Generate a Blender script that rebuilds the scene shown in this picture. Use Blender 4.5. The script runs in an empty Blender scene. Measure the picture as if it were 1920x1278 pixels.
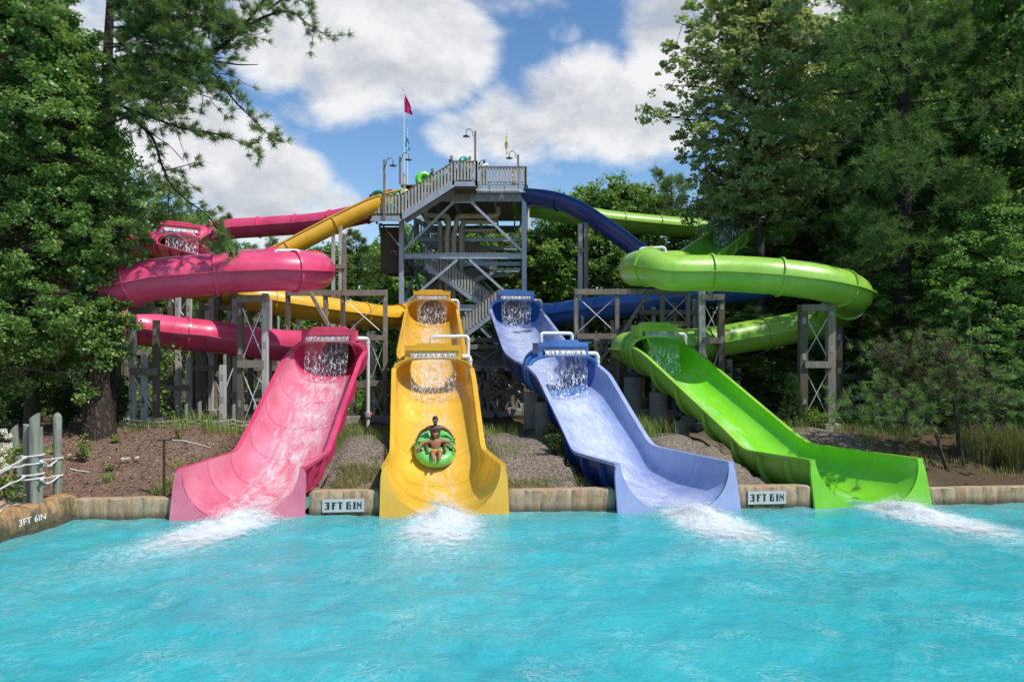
import bpy, math, random
import numpy as np
from mathutils import Vector, Matrix

R = math.radians
random.seed(11)
scene = bpy.context.scene
col = scene.collection
CH = 4.9            # eye height of the photographer above the pool water
FP = 1280.0


def W(px, py, D):
    """a place seen at (px, py) in the survey photo, D metres out -> metres in the park"""
    return Vector(((px - 960) * D / FP, D, CH - (py - 639) * D / FP))


def link(o):
    col.objects.link(o)
    return o


def tag(o, label=None, cat=None, group=None, kind=None):
    if label: o['label'] = label
    if cat: o['category'] = cat
    if group: o['group'] = group
    if kind: o['kind'] = kind
    elif label: o['kind'] = 'thing'
    return o


def thing(name, label, cat, loc=(0, 0, 0), group=None):
    o = bpy.data.objects.new(name, None)
    o.empty_display_size = .3
    o.location = loc
    link(o)
    return tag(o, label, cat, group)


def put(name, me, parent=None, local=False):
    """link a mesh built in park coordinates under its thing"""
    o = bpy.data.objects.new(name, me)
    link(o)
    if parent is not None:
        o.parent = parent
        if not local and parent.parent is None:
            o.location = -Vector(parent.location)
    return o


def np_mesh(name, verts, faces_flat, sizes, mats, smooth=False, mat_idx=None, uv=None):
    me = bpy.data.meshes.new(name)
    verts = np.asarray(verts, np.float32).reshape(-1, 3)
    faces_flat = np.asarray(faces_flat, np.int32).ravel()
    sizes = np.asarray(sizes, np.int32)
    me.vertices.add(len(verts)); me.vertices.foreach_set('co', verts.ravel())
    me.loops.add(len(faces_flat)); me.loops.foreach_set('vertex_index', faces_flat)
    st = np.zeros(len(sizes), np.int32); st[1:] = np.cumsum(sizes)[:-1]
    me.polygons.add(len(sizes))
    me.polygons.foreach_set('loop_start', st)
    me.polygons.foreach_set('loop_total', sizes)
    if smooth:
        me.polygons.foreach_set('use_smooth', np.ones(len(sizes), bool))
    if mat_idx is not None:
        me.polygons.foreach_set('material_index', np.asarray(mat_idx, np.int32))
    if uv is not None:
        l = me.uv_layers.new(name='UVMap')
        l.data.foreach_set('uv', np.asarray(uv, np.float32)[faces_flat].ravel())
    me.update(calc_edges=True)
    for m in (mats if isinstance(mats, (list, tuple)) else [mats]):
        me.materials.append(m)
    return me


class MB:
    def __init__(s):
        s.v = []; s.f = []; s.mi = []; s.cur = 0

    def add(s, vs, fs):
        n = len(s.v)
        s.v += [tuple(v) for v in vs]
        for f in fs:
            s.f.append([i + n for i in f]); s.mi.append(s.cur)

    def box(s, c, size, rz=0.0):
        cx, cy, cz = c; a, b, d = size[0] / 2, size[1] / 2, size[2] / 2
        ca, sa = math.cos(rz), math.sin(rz)
        vs = []
        for x, y, z in ((-a, -b, -d), (a, -b, -d), (a, b, -d), (-a, b, -d), (-a, -b, d), (a, -b, d), (a, b, d), (-a, b, d)):
            vs.append((cx + x * ca - y * sa, cy + x * sa + y * ca, cz + z))
        s.add(vs, [(0, 3, 2, 1), (4, 5, 6, 7), (0, 1, 5, 4), (1, 2, 6, 5), (2, 3, 7, 6), (3, 0, 4, 7)])
        return s

    def beam(s, a, b, w, h, up=(0, 0, 1)):
        """rectangular timber from a to b: w across, h along 'up'"""
        a = Vector(a); b = Vector(b); d = (b - a).normalized(); up = Vector(up)
        if abs(d.dot(up)) > .98: up = Vector((0, 1, 0))
        sx = d.cross(up).normalized(); uz = sx.cross(d).normalized()
        vs = []
        for p in (a, b):
            for i, j in ((-1, -1), (1, -1), (1, 1), (-1, 1)):
                vs.append(p + sx * (i * w / 2) + uz * (j * h / 2))
        s.add(vs, [(3, 2, 1, 0), (4, 5, 6, 7), (0, 1, 5, 4), (1, 2, 6, 5), (2, 3, 7, 6), (3, 0, 4, 7)])
        return s

    def tube(s, pts, rad, n=8, caps=True, closed=False):
        pts = [Vector(p) for p in pts]
        if not hasattr(rad, '__len__'): rad = [rad] * len(pts)
        m = len(pts); base = len(s.v); prev = None
        for i, p in enumerate(pts):
            if closed: d = pts[(i + 1) % m] - pts[i - 1]
            else: d = pts[min(i + 1, m - 1)] - pts[max(i - 1, 0)]
            if d.length < 1e-9: d = Vector((0, 0, 1))
            d.normalize()
            if prev is None:
                t = Vector((0, 0, 1)) if abs(d.z) < .9 else Vector((1, 0, 0))
                x = d.cross(t).normalized()
            else:
                x = (prev - d * prev.dot(d)).normalized()
            prev = x; y = d.cross(x)
            for k in range(n):
                a = 2 * math.pi * k / n
                s.v.append(tuple(p + (x * math.cos(a) + y * math.sin(a)) * rad[i]))
        for i in range(m if closed else m - 1):
            i2 = (i + 1) % m
            for k in range(n):
                s.f.append([base + i * n + k, base + i * n + (k + 1) % n, base + i2 * n + (k + 1) % n, base + i2 * n + k]); s.mi.append(s.cur)
        if caps and not closed:
            s.f.append([base + k for k in range(n)][::-1]); s.mi.append(s.cur)
            s.f.append([base + (m - 1) * n + k for k in range(n)]); s.mi.append(s.cur)
        return s

    def lathe(s, prof, c=(0, 0, 0), n=16):
        base = len(s.v)
        for r, z in prof:
            for k in range(n):
                a = 2 * math.pi * k / n
                s.v.append((c[0] + r * math.cos(a), c[1] + r * math.sin(a), c[2] + z))
        for i in range(len(prof) - 1):
            for k in range(n):
                s.f.append([base + i * n + k, base + i * n + (k + 1) % n, base + (i + 1) * n + (k + 1) % n, base + (i + 1) * n + k]); s.mi.append(s.cur)
        s.f.append([base + k for k in range(n)][::-1]); s.mi.append(s.cur)
        s.f.append([base + (len(prof) - 1) * n + k for k in range(n)]); s.mi.append(s.cur)
        return s

    def prism(s, outline, origin, ax, az, ay):
        """outline (x,z) polygon extruded along vector ay from origin"""
        origin, ax, az, ay = Vector(origin), Vector(ax), Vector(az), Vector(ay)
        n = len(outline)
        vs = [origin + ax * x + az * z for x, z in outline] + [origin + ax * x + az * z + ay for x, z in outline]
        fs = [list(range(n)), list(range(2 * n - 1, n - 1, -1))]
        for i in range(n):
            j = (i + 1) % n
            fs.append((i, i + n, j + n, j))
        s.add(vs, fs)
        return s

    def ball(s, c, r, n=10, m=7, sc=(1, 1, 1)):
        prof = []
        base = len(s.v)
        for i in range(m + 1):
            t = math.pi * (i + .02) / (m + .04)
            for k in range(n):
                a = 2 * math.pi * k / n
                s.v.append((c[0] + r * sc[0] * math.sin(t) * math.cos(a), c[1] + r * sc[1] * math.sin(t) * math.sin(a), c[2] - r * sc[2] * math.cos(t)))
        for i in range(m):
            for k in range(n):
                s.f.append([base + i * n + k, base + i * n + (k + 1) % n, base + (i + 1) * n + (k + 1) % n, base + (i + 1) * n + k]); s.mi.append(s.cur)
        return s

    def grid(s, rows, flip=False, wrap=False):
        """rows: list of equal-length point rows"""
        n = len(rows[0]); base = len(s.v)
        for r in rows: s.v += [tuple(p) for p in r]
        for i in range(len(rows) - 1):
            for k in range(n if wrap else n - 1):
                k2 = (k + 1) % n
                q = [base + i * n + k, base + i * n + k2, base + (i + 1) * n + k2, base + (i + 1) * n + k]
                s.f.append(q[::-1] if flip else q); s.mi.append(s.cur)
        return s

    def mesh(s, name, mats, smooth=False):
        me = bpy.data.meshes.new(name)
        me.from_pydata(s.v, [], s.f)
        for m in (mats if isinstance(mats, (list, tuple)) else [mats]): me.materials.append(m)
        if len(me.materials) > 1: me.polygons.foreach_set('material_index', s.mi)
        if smooth:
            me.polygons.foreach_set('use_smooth', [True] * len(me.polygons))
            try: me.set_sharp_from_angle(angle=R(40))
            except Exception: pass
        me.update()
        return me

    def build(s, name, mats, parent=None, smooth=False, local=False):
        return put(name, s.mesh(name, mats, smooth), parent, local)


def catmull(P, step=.25):
    P = [Vector(p) for p in P]
    P = [P[0] * 2 - P[1]] + P + [P[-1] * 2 - P[-2]]
    out = []
    for i in range(1, len(P) - 2):
        p0, p1, p2, p3 = P[i - 1:i + 3]
        n = max(2, int((p2 - p1).length / step))
        for k in range(n):
            t = k / n
            out.append(.5 * ((2 * p1) + (p2 - p0) * t + (2 * p0 - 5 * p1 + 4 * p2 - p3) * t * t + (3 * p1 - p0 - 3 * p2 + p3) * t ** 3))
    out.append(P[-2])
    return out


def resample(pts, step):
    L = [0]
    for a, b in zip(pts, pts[1:]): L.append(L[-1] + (b - a).length)
    n = max(2, int(round(L[-1] / step)) + 1)
    out = []; j = 0
    for i in range(n):
        d = L[-1] * i / (n - 1)
        while j < len(L) - 2 and L[j + 1] < d: j += 1
        t = (d - L[j]) / max(1e-9, L[j + 1] - L[j])
        out.append(pts[j].lerp(pts[j + 1], min(1, t)))
    return out, L[-1]


def smoothed(xs, ys, w=.5):
    """piecewise-linear profile rounded over a window w; returns a function"""
    g = np.linspace(xs[0] - w, xs[-1] + w, 600)
    dx = g[1] - g[0]
    y = np.interp(g, xs, ys)
    lo = g < xs[0]; hi = g > xs[-1]
    y[lo] = ys[0] + (g[lo] - xs[0]) * (ys[1] - ys[0]) / (xs[1] - xs[0])
    y[hi] = ys[-1] + (g[hi] - xs[-1]) * (ys[-1] - ys[-2]) / (xs[-1] - xs[-2])
    k = max(3, int(w / dx)); ker = np.hanning(k + 2); ker /= ker.sum()
    yp = np.pad(y, (len(ker), len(ker)), mode='reflect', reflect_type='odd')
    ys2 = np.convolve(yp, ker, 'same')[len(ker):-len(ker)]
    return lambda t: float(np.interp(t, g, ys2))


# ------------------------------------------------------------------ ground
def wall_y(x):
    return 19.63 + .0735 * x


def sstep(a, b, t):
    t = max(0., min(1., (t - a) / (b - a)))
    return t * t * (3 - 2 * t)


def gz(x, y):
    d = y - wall_y(x)
    if d < 0: d = 0
    lft = sstep(-8.5, -11.5, x)
    z = .52 + 1.0 * sstep(.5, 4.6, d) - .55 * sstep(5.2, 11, d) + .8 * sstep(22, 70, d)
    z += lft * (.3 * sstep(.5, 4.8, d))
    rgt = sstep(11, 17, x)
    z += rgt * .55 * sstep(5, 11, d)
    z += rgt * (-.25 * sstep(1, 6, d) + .05 * max(0, x - 14) * sstep(0, 6, d) * .6)
    # ground cut away under the four chutes
    for (mx, my, txx, tyy) in ((-7.58, 19.08, -7.30, 28.6), (-1.93, 19.45, -3.25, 27.6), (4.75, 19.92, 1.42, 27.2), (10.66, 20.52, 5.40, 29.4)):
        ax, ay = txx - mx, tyy - my; L = math.hypot(ax, ay); ax /= L; ay /= L
        u = (x - mx) * ax + (y - my) * ay; v = abs((x - mx) * ay - (y - my) * ax)
        if -1 < u < L and v < 3:
            cap = -.30 + .27 * max(0, u - 3.0)
            if z > cap: z = z + (cap - z) * sstep(1.66, 1.42, v)
    # low pits below the chute mouths
    z -= .25 * sstep(2.6, .6, d) * sstep(-9.5, -8.5, x) * sstep(11.9, 11.3, x)
    z += .05 * math.sin(x * 1.3 + y * .7) * sstep(.4, 2, d) + .04 * math.sin(x * 2.9 - y * 1.9) * sstep(.4, 2, d)
    return z
# ------------------------------------------------------------------ materials
class NT:
    def __init__(s, name):
        s.m = bpy.data.materials.new(name); s.m.use_nodes = True
        s.t = s.m.node_tree; s.n = s.t.nodes; s.n.clear()
        s.out = s.n.new('ShaderNodeOutputMaterial')

    def new(s, t, **kw):
        n = s.n.new(t)
        for k, v in kw.items():
            if k.startswith('i_'):
                key = k[2:].replace('_', ' ')
                key = int(key) if key.isdigit() else key
                n.inputs[key].default_value = v
            else: setattr(n, k, v)
        return n

    def l(s, a, b):
        s.t.links.new(a, b)

    def coord(s, kind='Object', scale=(1, 1, 1), rot=(0, 0, 0)):
        tc = s.new('ShaderNodeTexCoord'); mp = s.new('ShaderNodeMapping')
        mp.inputs['Scale'].default_value = scale; mp.inputs['Rotation'].default_value = rot
        s.l(tc.outputs[kind], mp.inputs[0]); return mp.outputs[0]

    def noise(s, co, scale, detail=4, rough=.55, dist=0):
        n = s.new('ShaderNodeTexNoise'); n.inputs['Scale'].default_value = scale
        n.inputs['Detail'].default_value = detail; n.inputs['Roughness'].default_value = rough
        n.inputs['Distortion'].default_value = dist
        if co is not None: s.l(co, n.inputs['Vector'])
        return n.outputs['Fac']

    def ramp(s, fac, stops):
        r = s.new('ShaderNodeValToRGB'); e = r.color_ramp.elements
        while len(e) < len(stops): e.new(.5)
        for el, (p, c) in zip(e, stops):
            el.position = p
            el.color = (c, c, c, 1) if not hasattr(c, '__len__') else (*c, 1)
        s.l(fac, r.inputs[0]); return r.outputs[0]

    def mix(s, fac, a, b, mode='MIX'):
        n = s.new('ShaderNodeMix', data_type='RGBA', blend_type=mode)
        for key, v in ((0, fac), (6, a), (7, b)):
            if isinstance(v, bpy.types.NodeSocket): s.l(v, n.inputs[key])
            elif key == 0: n.inputs[0].default_value = v
            else: n.inputs[key].default_value = (*v, 1)
        return n.outputs[2]

    def math(s, op, a, b=None, c=None, clamp=False):
        n = s.new('ShaderNodeMath', operation=op, use_clamp=clamp)
        for i, v in enumerate((a, b, c)):
            if v is None: continue
            if isinstance(v, bpy.types.NodeSocket): s.l(v, n.inputs[i])
            else: n.inputs[i].default_value = v
        return n.outputs[0]

    def bump(s, h, strength, dist=.02, normal=None):
        b = s.new('ShaderNodeBump'); b.inputs['Strength'].default_value = strength; b.inputs['Distance'].default_value = dist
        s.l(h, b.inputs['Height'])
        if normal is not None: s.l(normal, b.inputs['Normal'])
        return b.outputs[0]

    def bsdf(s, color, rough=.5, normal=None, spec=.5, coat=0, metal=0, connect=True):
        b = s.new('ShaderNodeBsdfPrincipled')
        if isinstance(color, bpy.types.NodeSocket): s.l(color, b.inputs['Base Color'])
        else: b.inputs['Base Color'].default_value = (*color, 1)
        if isinstance(rough, bpy.types.NodeSocket): s.l(rough, b.inputs['Roughness'])
        else: b.inputs['Roughness'].default_value = rough
        b.inputs['Specular IOR Level'].default_value = spec
        b.inputs['Coat Weight'].default_value = coat; b.inputs['Coat Roughness'].default_value = .12
        b.inputs['Metallic'].default_value = metal
        if normal is not None: s.l(normal, b.inputs['Normal'])
        if connect: s.l(b.outputs[0], s.out.inputs[0])
        return b


def plain(name, c, rough=.5, var=.2, scale=2.5, bump=.15, bscale=30, spec=.4, coat=0, metal=0, stretch=(1, 1, 1), dirt=None, dirt_amt=.5):
    m = NT(name); co = m.coord('Object', stretch)
    f = m.noise(co, scale, 6, .6)
    lo = [x * (1 - var) for x in c]; hi = [min(1, x * (1 + var)) for x in c]
    color = m.ramp(f, [(.3, lo), (.7, hi)])
    if dirt:
        g = m.noise(co, scale * 2.3, 8, .7, .6)
        k = m.ramp(g, [(.5, 0), (.72, dirt_amt)])
        color = m.mix(k, color, dirt)
    nrm = m.bump(m.noise(co, bscale, 5, .6), bump, .02) if bump else None
    rg = m.ramp(f, [(.2, max(.02, rough - .08)), (.8, min(1, rough + .1))])
    m.bsdf(color, rg, nrm, spec, coat, metal)
    return m.m


def wood(name, c, dark, stretch=(9, 9, .7), green=None):
    m = NT(name); co = m.coord('Object', stretch)
    f = m.noise(co, 1.6, 9, .68, .4)
    color = m.ramp(f, [(.28, dark), (.5, c), (.75, [min(1, x * 1.35) for x in c])])
    co2 = m.coord('Object')
    g = m.noise(co2, 1.1, 4, .6)
    color = m.mix(m.ramp(g, [(.42, 0), (.7, .6)]), color, green or dark)
    nrm = m.bump(f, .5, .02)
    m.bsdf(color, .85, nrm, .2)
    return m.m


def fibreglass(name, c, dirt, rough=.3, fade=None):
    """moulded gelcoat: slightly faded, streaked and stained"""
    m = NT(name); co = m.coord('Object')
    f = m.noise(co, .9, 5, .6)
    lo = [x * .86 for x in c]; hi = fade or [min(1, x * 1.12) for x in c]
    color = m.ramp(f, [(.3, lo), (.72, hi)])
    st = m.noise(m.coord('Object', (3.5, 3.5, .5)), 2.0, 8, .7, .5)
    color = m.mix(m.ramp(st, [(.56, 0), (.78, .32)]), color, dirt)
    sp = m.noise(co, 26, 6, .7)
    color = m.mix(m.ramp(sp, [(.62, 0), (.8, .25)]), color, dirt)
    nrm = m.bump(m.noise(co, 5, 3, .5), .06, .05)
    rg = m.ramp(st, [(.3, rough - .08), (.75, rough + .22)])
    m.bsdf(color, rg, nrm, .5, .25)
    return m.m


def leaf(name, c1, c2, tr=.35, c3=None, rough=.55, spec=.35, gain=1.3):
    gain *= {'oak_leaf': 1.5, 'wood_leaf': 1.6, 'grey_green_leaf': 1.25, 'dark_pine_needle': 1.5, 'sunny_oak_leaf': 1.22, 'pine_needle': 1.15}.get(name, 1)
    c1 = [x * gain for x in c1]; c2 = [x * gain for x in c2]; c3 = [x * gain for x in c3] if c3 else None
    m = NT(name)
    g = m.new('ShaderNodeNewGeometry')
    stops = [(0, c1), (.75, c2)] + ([(1, c3)] if c3 else [])
    color = m.ramp(g.outputs['Random Per Island'], stops)
    big = m.noise(m.coord('Object'), .5, 3, .5)
    color = m.mix(m.ramp(big, [(.35, 0), (.7, .45)]), color, [x * 1.35 for x in c2])
    b = m.bsdf(color, rough, None, spec, connect=False)
    t = m.new('ShaderNodeBsdfTranslucent')
    m.l(m.mix(.5, color, (c2[0] * 2.6, c2[1] * 2.3, c2[2] * .9)), t.inputs[0])
    mx = m.new('ShaderNodeMixShader', i_0=tr)
    m.l(b.outputs[0], mx.inputs[1]); m.l(t.outputs[0], mx.inputs[2]); m.l(mx.outputs[0], m.out.inputs[0])
    return m.m


M = {}
M['pink'] = fibreglass('pink_gelcoat', (.58, .036, .115), (.30, .02, .07), fade=(.69, .08, .185))
M['pink_in'] = fibreglass('pink_wet_gelcoat', (.61, .125, .205), (.74, .36, .42), .2, fade=(.68, .23, .31))
M['yellow'] = fibreglass('yellow_gelcoat', (.66, .36, .012), (.40, .17, .01), fade=(.72, .42, .03))
M['yellow_in'] = fibreglass('yellow_wet_gelcoat', (.72, .40, .03), (.62, .30, .02), .2, fade=(.76, .46, .06))
M['blue'] = fibreglass('blue_gelcoat', (.028, .115, .38), (.015, .04, .15), fade=(.06, .19, .5))
M['navy'] = fibreglass('navy_gelcoat', (.012, .03, .16), (.01, .015, .07), fade=(.02, .05, .22))
M['blue_in'] = fibreglass('periwinkle_wet_gelcoat', (.26, .33, .60), (.46, .51, .72), .2, fade=(.36, .43, .66))
M['green'] = fibreglass('green_gelcoat', (.23, .49, .035), (.12, .28, .02), fade=(.32, .55, .075))
M['green_in'] = fibreglass('green_wet_gelcoat', (.16, .56, .012), (.30, .66, .06), .2, fade=(.22, .62, .03))
M['timber'] = wood('weathered_timber', (.25, .215, .165), (.10, .085, .065), green=(.165, .155, .125))
M['timber_pale'] = wood('pale_weathered_timber', (.45, .435, .40), (.22, .21, .185), green=(.33, .34, .30))
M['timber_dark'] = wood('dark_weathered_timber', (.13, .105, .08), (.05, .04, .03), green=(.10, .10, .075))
M['post_wood'] = wood('mossy_post_wood', (.23, .235, .19), (.065, .07, .05), (16, 16, .9), green=(.13, .165, .115))
M['steel'] = plain('galvanised_steel', (.40, .45, .50), .45, .16, 1.5, .05, 40, .5, 0, .35, (3, 3, .6), (.22, .2, .18), .5)
M['rod'] = plain('steel_rod', (.62, .63, .62), .45, .1, 3, 0, metal=.3)
M['rust'] = plain('rusty_steel', (.06, .032, .022), .8, .4, 9, .3, 60)
M['pvc'] = plain('white_pvc', (.66, .66, .63), .4, .07, 3, 0, dirt=(.4, .38, .32), dirt_amt=.35)
M['pipe_beige'] = plain('beige_pipe', (.52, .46, .33), .5, .14, 2, 0, dirt=(.25, .2, .13), dirt_amt=.6)
M['concrete'] = plain('concrete', (.34, .33, .29), .9, .22, 2, .5, 22, .2, dirt=(.16, .15, .12), dirt_amt=.6)
M['black'] = plain('black_rubber', (.02, .02, .022), .6, .2, 5, 0)
M['red'] = plain('red_valve', (.5, .03, .02), .4, .1, 5, 0)
M['white'] = plain('white_paint', (.78, .78, .76), .5, .05, 5, 0)
M['teal_vinyl'] = plain('teal_vinyl', (.008, .27, .20), .25, .1, 3, 0, coat=.3)
M['dkgreen_vinyl'] = plain('dark_green_vinyl', (.01, .17, .09), .28, .1, 3, 0, coat=.3)
M['green_vinyl'] = plain('green_vinyl', (.13, .50, .11), .28, .12, 3, 0, coat=.3)
M['lime_vinyl'] = plain('lime_vinyl', (.12, .52, .05), .28, .1, 3, 0, coat=.3)
M['skin_dark'] = plain('dark_skin', (.105, .05, .03), .42, .12, 12, 0, .45)
M['skin_brown'] = plain('brown_skin', (.29, .13, .075), .42, .12, 12, 0, .45)
M['skin_light'] = plain('light_skin', (.50, .30, .21), .45, .1, 12, 0, .4)
M['hair'] = plain('dark_hair', (.012, .010, .009), .6, .2, 20, .4, 80)
M['hair_brown'] = plain('brown_hair', (.06, .028, .015), .6, .2, 20, .4, 80)
M['shorts_red'] = plain('orange_red_cloth', (.62, .09, .02), .8, .15, 10, 0)
M['shorts_navy'] = plain('navy_cloth', (.02, .03, .09), .8, .15, 10, 0)
M['shorts_dark'] = plain('dark_cloth', (.025, .028, .03), .8, .15, 10, 0)
M['shirt_white'] = plain('white_cloth', (.78, .77, .75), .85, .05, 10, 0)
M['shirt_pink'] = plain('pale_pink_cloth', (.7, .35, .36), .85, .05, 10, 0)
M['shirt_lime'] = plain('lime_cloth', (.3, .62, .03), .85, .05, 10, 0)
M['eye'] = plain('eye_white', (.7, .68, .65), .3, .02, 5, 0)
M['teeth'] = plain('teeth', (.75, .72, .66), .3, .02, 5, 0)
M['flag_pink'] = plain('crimson_flag', (.42, .006, .09), .8, .1, 4, 0)
M['flag_blue'] = plain('sky_blue_flag', (.08, .30, .55), .8, .1, 4, 0)
M['flag_yellow'] = plain('yellow_flag', (.62, .60, .06), .8, .1, 4, 0)
M['lamp_metal'] = plain('dark_lamp_metal', (.05, .06, .06), .4, .1, 4, 0, metal=.4)
M['bulb'] = plain('lamp_glass', (.55, .45, .38), .2, .05, 4, 0)
M['rope'] = plain('white_rope', (.62, .60, .56), .85, .12, 14, .8, 70, .2)
M['oak'] = leaf('oak_leaf', (.03, .064, .015), (.075, .135, .032), .36, (.13, .19, .06), gain=1.5)
M['oak_bright'] = leaf('sunny_oak_leaf', (.036, .075, .016), (.085, .148, .033), .36, (.17, .225, .08), .42, .5, gain=1.4)
M['oak_pale'] = leaf('grey_green_leaf', (.07, .105, .04), (.15, .19, .082), .40, (.23, .26, .135), gain=1.5)
M['wood_leaf'] = leaf('wood_leaf', (.026, .055, .014), (.065, .12, .026), .40, (.13, .19, .05), gain=1.5)
M['needle'] = leaf('pine_needle', (.045, .085, .022), (.10, .155, .045), .28, (.16, .2, .07))
M['needle_dark'] = leaf('dark_pine_needle', (.022, .042, .013), (.052, .086, .023), .25, (.105, .145, .042), .6, .2, gain=1.4)
M['needle_brown'] = leaf('browning_needle', (.035, .042, .015), (.085, .075, .03), .2, (.15, .085, .045))
M['shrub'] = leaf('shrub_leaf', (.014, .035, .008), (.035, .07, .016), .3, (.05, .1, .025))
M['shrub_light'] = leaf('light_shrub_leaf', (.05, .10, .015), (.12, .19, .03), .35, (.2, .24, .04))
M['grass'] = leaf('grass_blade', (.085, .14, .03), (.17, .23, .06), .35, (.34, .33, .14))
M['drygrass'] = leaf('dry_grass_blade', (.10, .12, .04), (.20, .20, .075), .3, (.34, .30, .14))
M['petal'] = leaf('white_petal', (.55, .56, .45), (.72, .72, .64), .25, (.8, .8, .74), gain=1)
def bark(name, c, d):
    m = NT(name); co = m.coord('Object', (1, 1, .35))
    v = m.new('ShaderNodeTexVoronoi', feature='DISTANCE_TO_EDGE'); v.inputs['Scale'].default_value = 9
    n = m.new('ShaderNodeTexNoise'); n.inputs['Scale'].default_value = 4; m.l(co, n.inputs['Vector'])
    mx = m.mix(.25, co, n.outputs['Color']); m.l(mx, v.inputs['Vector'])
    f = m.math('MULTIPLY', v.outputs['Distance'], 3.0, clamp=True)
    color = m.mix(m.noise(co, 3, 6, .65), d, m.mix(f, d, c))
    m.bsdf(color, .95, m.bump(f, .8, .05), .15)
    return m.m
M['bark'] = bark('furrowed_bark', (.13, .10, .08), (.035, .026, .02))
M['bark_grey'] = bark('grey_bark', (.17, .15, .13), (.06, .05, .042))
M['bark_pale'] = bark('pale_bark', (.30, .27, .23), (.13, .115, .095))
M['bark_dark'] = bark('dark_bark', (.07, .055, .05), (.022, .018, .016))


def rockwall_mat(name, tint=1.0):
    m = NT(name); co = m.coord('Object')
    vert = m.coord('Object', (3.2, 3.2, .55))
    a = m.noise(vert, 1.5, 8, .68, .5); b = m.noise(co, 7, 7, .7)
    color = m.ramp(a, [(.25, (.09, .075, .05)), (.38, (.36, .24, .13)), (.48, (.46, .37, .24)), (.56, (.40, .20, .09)), (.64, (.38, .34, .25)), (.76, (.22, .21, .17))])
    color = m.mix(m.ramp(b, [(.45, 0), (.7, .55)]), color, (.20, .20, .15))
    sp = m.new('ShaderNodeSeparateXYZ'); m.l(m.coord('Object'), sp.inputs[0])
    wet = m.math('ADD', sp.outputs[2], m.math('MULTIPLY', b, .22))
    color = m.mix(m.ramp(wet, [(.13, .85), (.34, 0)]), color, (.07, .06, .035))   # algae line just above the water
    h = m.math('ADD', m.math('MULTIPLY', a, .7), m.math('MULTIPLY', b, .5))
    m.bsdf(color, .8, m.bump(h, .7, .05), .3)
    return m.m
M['wall'] = rockwall_mat('stained_pool_wall')


def tile_mat(name, c):
    return plain(name, c, .25, .08, 6, 0, spec=.5)
M['tile_white'] = tile_mat('white_tile', (.66, .68, .63))
M['tile_dark'] = tile_mat('dark_tile', (.035, .05, .055))
M['grout'] = plain('grout', (.30, .30, .27), .9, .15, 5, 0)


def ground_mat():
    m = NT('earth'); co = m.coord('Object')
    at = m.new('ShaderNodeAttribute', attribute_name='zone')
    sep = m.new('ShaderNodeSeparateColor'); m.l(at.outputs['Color'], sep.inputs[0])
    n1 = m.noise(co, 22, 8, .75); n2 = m.noise(co, 2.2, 5, .6); n3 = m.noise(co, 70, 4, .7)
    vo = m.new('ShaderNodeTexVoronoi'); vo.inputs['Scale'].default_value = 26; m.l(co, vo.inputs['Vector'])
    chip = m.new('ShaderNodeSeparateColor'); m.l(vo.outputs['Color'], chip.inputs[0])
    mulch = m.ramp(n1, [(.25, (.06, .034, .024)), (.5, (.145, .088, .062)), (.75, (.25, .165, .115))])
    mulch = m.mix(m.ramp(chip.outputs[0], [(.8, 0), (.96, .8)]), mulch, (.34, .25, .18))
    mulch = m.mix(m.ramp(n2, [(.42, 0), (.68, .65)]), mulch, (.195, .14, .10))
    grav = m.ramp(chip.outputs[1], [(0, (.11, .088, .066)), (.5, (.22, .18, .14)), (1, (.36, .31, .26))])
    grav = m.mix(m.ramp(n1, [(.35, .6), (.6, 0)]), grav, (.10, .08, .055))
    wood_ = m.ramp(n1, [(.25, (.022, .018, .01)), (.5, (.07, .052, .03)), (.8, (.13, .095, .06))])
    wood_ = m.mix(m.ramp(n2, [(.5, 0), (.75, .7)]), wood_, (.05, .065, .022))
    c = m.mix(sep.outputs[0], wood_, mulch); c = m.mix(sep.outputs[1], c, grav)
    h = m.math('ADD', m.math('MULTIPLY', n1, .6), m.math('MULTIPLY', vo.outputs['Distance'], .5))
    m.bsdf(c, .95, m.bump(h, .9, .05), .15)
    return m.m
M['earth'] = ground_mat()


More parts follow.
